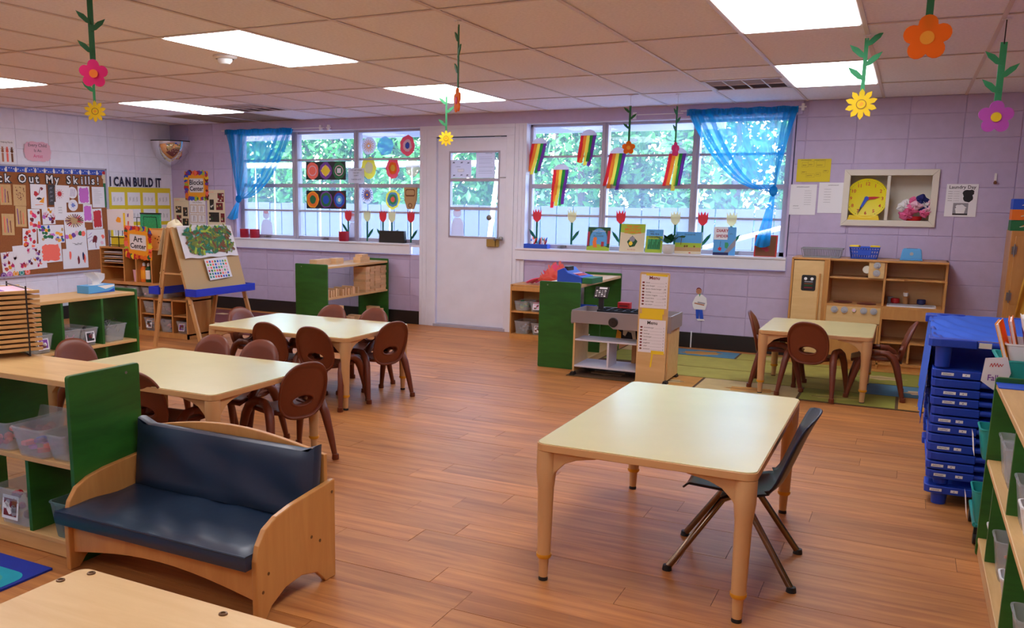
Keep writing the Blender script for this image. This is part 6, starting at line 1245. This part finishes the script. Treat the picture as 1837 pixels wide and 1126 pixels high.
# ---------------------------------------------------------------- foam flowers hanging from the ceiling
mat('foam_orange', (250, 130, 20), .8, trans=.25); mat('foam_pink', (230, 40, 120), .8, trans=.25); mat('foam_lilac', (212, 100, 210), .8, trans=.25); mat('foam_yellow', (248, 216, 40), .8, trans=.25); mat('string', (220, 216, 210), .7)
def hang(x, y, zf, ztop, r, kind, col, mid, stem, leaves, label, rz=0, w_=.016, chain=False):
    t = thing('hanging_flower', label, 'hanging flower', (x, y, 0), rz, 'foam flowers hanging from the ceiling'); fr_ = ((0, 0, 0), (1, 0, 0), (0, 0, 1), (0, -1, 0))
    m = MB(fr_)
    if kind == 'sun':
        pts = []
        for k in range(20): a = PI*k/10+PI/2; rr = r if k % 2 == 0 else r*.50; pts.append((rr*math.cos(a), zf+rr*math.sin(a)))
        q = []
        for k in range(10):
            a = 2*PI*k/10+PI/2
            for da, rr in ((-.30, .52), (-.22, .78), (0, 1.0), (.22, .78)): q.append((r*rr*math.cos(a+da), zf+r*rr*math.sin(a+da)))
        m.poly(q, col, .004, t=.008).build('petals', t)
        MB(fr_).disc(0, zf, r*.28, 'foam_yellow', .0065, n=20, t=.002).ring(0, zf, r*.27, r*.31, 'brown', .0068).blob(0, zf, r*.12, 'gold', .007).build('centre', t)
    else:
        q = []
        for k in range(5):
            a = 2*PI*k/5+PI/2; cx, cy = r*.62*math.cos(a), r*.62*math.sin(a)
            for j in range(9): b = a-1.65+3.3*j/8; q.append((cx+r*.41*math.cos(b), zf+cy+r*.41*math.sin(b)))
        m.poly(q, col, .004, t=.008).build('petals', t); MB(fr_).disc(0, zf, r*.30, mid, .008, n=20, t=.004).build('centre', t)
    MB(fr_).rect(-w_/2, zf+r*.45, w_/2, ztop, stem, 0, t=.006).build('stem', t)
    for k, f_ in enumerate(leaves):
        s_ = 1 if k % 2 else -1; z0 = zf+r+(ztop-zf-r)*f_; L = r*1.0; q = [(0, z0-.004), (s_*L*.35, z0+L*.05), (s_*L*.8, z0+L*.45), (s_*L, z0+L*.85), (s_*L*.45, z0+L*.62), (s_*.004, z0+L*.22)]
        MB(fr_).poly(q if s_ > 0 else q[::-1], stem, .003, t=.006).build('leaf', t)
    if ztop < 2.28: MB().cyl((0, 0, ztop-.01), (0, 0, 2.288), .0016 if not chain else .003, 'string' if not chain else 'dark_metal', n=5).build('string', t)
    MB().box(-.02, -.012, 2.284, .02, .012, 2.2885, 'white').build('ceiling_clip', t)
hang(-.295, 5.441, 1.926, 2.272, .083, 'sun', 'foam_yellow', None, 'leaf_light', (.18, .45, .62, .85), 'yellow sunflower on a pale green stem before the right lights', rz=.0, w_=.020)
hang(-2.144, 4.203, 1.895, 2.270, .062, 'round', 'foam_orange', 'pink', 'leaf', (.25, .5, .75), 'orange foam flower turned edge on, middle of the room', rz=-.85)
hang(-3.587, 6.83, 1.908, 2.26, .068, 'sun', 'foam_yellow', None, 'leaf', (.12, .5, .75), 'yellow sunflower hanging before the door frame', rz=.42)
hang(-2.211, 7.598, 1.849, 2.20, .056, 'round', 'foam_orange', 'gold', 'leaf', (.35, .62, .8), 'small orange flower hanging before the right window', rz=.25, w_=.018)
hang(-1.825, 7.669, 1.833, 2.19, .060, 'round', 'foam_pink', 'pink', 'leaf', (.3, .55, .75), 'small pink flower turned edge on before the right window', rz=1.3, w_=.018)
hang(.332, 5.257, 1.822, 2.18, .078, 'round', 'foam_lilac', 'yellow', 'leaf_light', (.14, .40, .62), 'lilac flower with a yellow middle at the right edge', rz=.15, w_=.030, chain=True)
hang(-4.78, 4.174, 1.930, 2.27, .070, 'sun', 'foam_yellow', None, 'leaf_light', (.2, .5), 'yellow sunflower hanging below the pink flower at left', rz=.8)
hang(-3.279, 2.867, 1.920, 2.275, .060, 'round', 'foam_pink', 'orange', 'leaf_dark', (.10, .42, .52), 'pink flower with an orange middle at upper left', rz=.75, w_=.024)
hang(-.005, 3.717, 1.976, 2.27, .078, 'round', 'foam_orange', 'gold', 'leaf', (.8,), 'large orange flower at the top right of the photo', rz=0, w_=.024)
# ---------------------------------------------------------------- rugs
mat('rug_olive', (146, 146, 56), .95, noise=(8, .12)); mat('rug_olive2', (168, 158, 70), .95, noise=(8, .12)); mat('rug_blue', (80, 128, 150), .95, noise=(8, .15)); mat('rug_ochre', (196, 140, 60), .95, noise=(8, .15)); mat('rug_tan', (196, 172, 116), .95, noise=(8, .12)); mat('rug_line', (90, 66, 36), .95); mat('rug_brown', (84, 58, 36), .95)
mat('rug_maroon', (110, 50, 50), .95); mat('rug_navy', (22, 44, 150), .95, noise=(12, .1)); mat('rug_teal', (20, 150, 170), .95, noise=(12, .1)); mat('rug_cream', (206, 180, 140), .95)
t = thing('leaf_rug', 'patchwork rug of olive, blue and ochre squares with leaves in the kitchen corner', 'rug', (0, 0, 0))
MB().box(-2.36, 6.62, 0, .62, 8.45, .006, 'rug_line').build('rug_base', t)
rows = [(6.64, 7.07), (7.09, 7.52), (7.54, 8.08), (8.10, 8.43)]; rg = random.Random(21)
fr_ = ((0, 0, .0062), (1, 0, 0), (0, 1, 0), (0, 0, 1))
pat = {0: [(-2.34, -1.83, 'rug_brown'), (-1.81, -1.36, 'rug_ochre'), (-1.34, -.62, 'rug_tan'), (-.60, .02, 'rug_olive'), (.04, .60, 'rug_ochre')], 1: [(-2.34, -1.80, 'rug_brown'), (-1.78, -.2, 'rug_olive2'), (-.18, .60, 'rug_blue')], 2: [(-2.34, -1.9, 'rug_olive'), (-1.88, -.3, 'rug_olive2'), (-.28, .60, 'rug_olive')], 3: [(-2.34, -2.0, 'rug_tan'), (-1.98, -1.30, 'rug_blue'), (-1.28, -.4, 'rug_olive2'), (-.38, .60, 'rug_ochre')]}
for i, (ya, yb) in enumerate(rows):
    for (a, b, c) in pat[i]: MB(fr_).rect(a, ya, b, yb, c, .002, t=.002).build('patch', t)
m = MB(fr_)
def leafshape(x, y, L, a, c, c2):
    q = []; m = MB(fr_)
    for k in range(16):
        th = 2*PI*k/16; rr = 1 if k % 2 == 0 else .78; dx, dy = rot2(L*math.cos(th)*rr, L*.5*math.sin(th)*rr, a); q.append((x+dx, y+dy))
    m.poly(q, c, .0026); dx, dy = rot2(L*.9, 0, a); m.line(x-dx, y-dy, x+dx, y+dy, .012, c2, .0030); m.build('leaf_print', t)
leafshape(-1.62, 8.26, .20, .3, 'rug_ochre', 'rug_brown'); leafshape(-.98, 8.26, .18, 0, 'rug_tan', 'rug_olive'); leafshape(-.95, 6.78, .20, .1, 'rug_ochre', 'rug_brown'); leafshape(-.35, 6.82, .20, .2, 'rug_olive2', 'rug_brown'); leafshape(-2.08, 6.85, .18, 0, 'rug_cream', 'rug_brown'); leafshape(-2.1, 7.3, .2, .2, 'rug_cream', 'rug_brown'); leafshape(.3, 6.85, .18, .4, 'rug_tan', 'rug_brown'); leafshape(.25, 7.3, .2, .2, 'rug_cream', 'rug_brown'); leafshape(-1.6, 6.8, .16, .2, 'rug_tan', 'rug_brown'); leafshape(-.1, 7.8, .2, 0, 'rug_tan', 'rug_brown')
t = thing('brick_rug', 'dark red rug with a cream leaf pattern by the left window', 'rug', (0, 0, 0))
MB().box(-8.0, 6.95, 0, -5.75, 8.42, .006, 'rug_maroon').build('rug_base', t); m = MB(((0, 0, .0062), (1, 0, 0), (0, 1, 0), (0, 0, 1)))
for i in range(8):
    for j in range(9): x, y = -7.88+j*.25+(i % 2)*.1, 7.02+i*.17; m.poly([(x, y), (x+.16, y+.01), (x+.20, y+.10), (x+.04, y+.12)], rg.choice(['rug_maroon', 'rug_brown', 'rug_cream', 'rug_maroon']), .0005)
m.build('pattern', t)
t = thing('blue_rug', 'blue rug with teal rounded squares at the lower left', 'rug', (0, 0, 0))
MB().box(-4.9, -.1, 0, -2.74, 2.075, .008, 'rug_navy').build('rug_base', t); m = MB(((0, 0, .0082), (1, 0, 0), (0, 1, 0), (0, 0, 1)))
for i in range(4):
    for j in range(4): x, y = -4.80+i*.535, -.0+j*.52; m.poly(rrect(x, y, x+.44, y+.43, .06), 'rug_teal', .0008).poly(rrect(x+.05, y+.05, x+.39, y+.38, .05), 'blue' if (i+j) % 2 else 'teal', .0014)
m.build('square', t)
# ---------------------------------------------------------------- wooden unit blocks on the block shelf
GB = 'wooden unit blocks on the block shelf'; bdata = {}
def ublock(x, y, z, lx, ly, lz, label, rz=0):
    key = (round(lx, 3), round(ly, 3), round(lz, 3))
    if key not in bdata: o = MB().box(-lx/2, -ly/2, 0, lx/2, ly/2, lz, 'block_wood').build('wooden_block', bevel=.0015); bdata[key] = o.data; bv = o; bpy.data.objects.remove(o)
    o = bpy.data.objects.new('wooden_block', bdata[key]); COL.objects.link(o); o.location = (x, y, z); o.rotation_euler[2] = rz
    o['label'] = label; o['category'] = 'block'; o['group'] = GB
ORD = ['first', 'second', 'third', 'fourth', 'fifth', 'sixth', 'seventh', 'eighth', 'ninth', 'tenth', 'eleventh', 'twelfth', 'thirteenth', 'fourteenth']
rg = random.Random(1)
for col, (yc, wy) in enumerate(((8.13, .085), (8.225, .085), (8.335, .115), (8.455, .115))):
    z = .385; k = 0
    while z < .64:
        h = .0275; ublock(-5.30+rg.uniform(-.006, .004), yc+rg.uniform(-.002, .002), z, .16, wy-.004, h-.0012, 'wooden block %s from the bottom, %s column of the tall stack' % (ORD[k], ('nearest', 'second', 'third', 'farthest')[col])); z += h; k += 1
for i in range(12):
    y = 7.40+i*.052; ublock(-5.31+rg.uniform(-.02, .02), y, .385, .14, .024, rg.uniform(.065, .09) if False else (.07 if i % 3 else .085), 'wooden block %s from the near end in the row on edge' % ORD[i], rz=rg.uniform(-.08, .08))
for lv in range(8): ublock(-5.28, 7.62, .06+lv*.028, .12, .075, .027, 'wooden block %s from the bottom of the narrow low column' % ORD[lv])
for (y0, n, lv) in ((7.83, 4, 3), (8.15, 4, 2), (8.36, 2, 5)):
    for a in range(n):
        for b in range(lv if a % 2 == 0 else max(1, lv-1)): ublock(-5.29+rg.uniform(-.01, .01), y0+a*.075, .06+b*.0285, .14, .068, .0275, 'wooden block, %s heap on the bottom shelf, pile %s, level %s' % ({3: 'left', 2: 'middle', 5: 'right'}[lv], ORD[a], ORD[b]))
for a, (y, x, n, lx, ly) in enumerate(((7.56, -5.44, 2, .09, .26), (7.82, -5.42, 2, .09, .14), (8.16, -5.32, 3, .09, .19))):
    for b in range(n): ublock(x, y+(.0 if b < 2 else .0), .708+b*.029, lx, ly*(1 if b < 2 else .62), .028, 'wooden block on top of the block shelf, %s pile, %s' % (('left', 'middle', 'right')[a], ('bottom', 'second', 'top')[b]))
# wire easel, pads and odds on the cubby unit
t = thing('wire_rack', 'black wire rack holding papers on the left cubby unit', 'rack', (-7.08, 6.52, .88))
for z in (0.02, .10, .18): MB().tube([(-.20, -.07, z), (.20, -.07, z), (.20, .10, z), (-.20, .10, z), (-.20, -.07, z)], .004, 'black', n=5).build('wire', t)
for x in (-.2, -.07, .07, .2): MB().tube([(x, -.07, 0), (x, -.07, .30), (x, .10, .30), (x, .10, 0)], .004, 'black', n=5).build('upright', t)
mat('glitter_green', (40, 170, 110), .4, noise=(90, .5))
m = MB(((-7.085, 6.43, 1.155), (1, 0, 0), (0, 0, 1), (0, -1, 0))); m.grid(lambda u, v: (-.19+.37*u, -.105+.21*v, .01*math.sin(u*3)), 10, 4, 'paper'); m.blob(-.02, .0, .035, 'gold', .012, ry=.03).rect(.05, -.08, .075, .07, 'yellow', .012).scrawl(.11, -.05, .02, .05, 'coral', .013).scrawl(.11, .03, .02, .04, 'purple', .013); m.build('curled_poster', smooth=60, label='curled white poster hanging over the wire rack', category='poster')
t = thing('green_board', 'glittery green framed board beside the wire rack', 'board', (-6.745, 6.50, .88)); MB().box(-.14, 0, .12, .13, .015, .345, 'glitter_green').build('panel', t); MB().box(-.14, -.004, .335, .13, .02, .35, 'black').tube([(-.09, -.004, .2), (-.09, -.004, .31), (.08, -.004, .31), (.09, -.004, .2)], .003, 'black', n=5).build('frame', t); MB().box(-.02, 0, 0, .0, .015, .12, 'black').build('foot', t)
t = thing('paper_folder', 'yellow papers lying in the wire rack', 'papers', (-7.10, 6.50, .885)); MB().box(-.17, -.04, 0, .02, .09, .10, 'chart_yellow').box(.02, -.04, 0, .18, .09, .10, 'paper').build('sheets', t)
t = thing('crumpled_paper', 'crumpled pale yellow paper on the wooden peg box', 'paper', (-6.48, 6.56, 1.08)); MB().grid(lambda u, v: (.09*math.cos(2*PI*u)*math.sin(PI*v*.5+.01)*(1+.3*math.sin(u*21)), .06*math.sin(2*PI*u)*math.sin(PI*v*.5+.01), .075*math.cos(PI*v*.5)*(1+.25*math.sin(u*17+v*5))), 20, 8, 'cream_paper', closeu=True).build('paper', t, smooth=50)
bpy.context.view_layer.update()
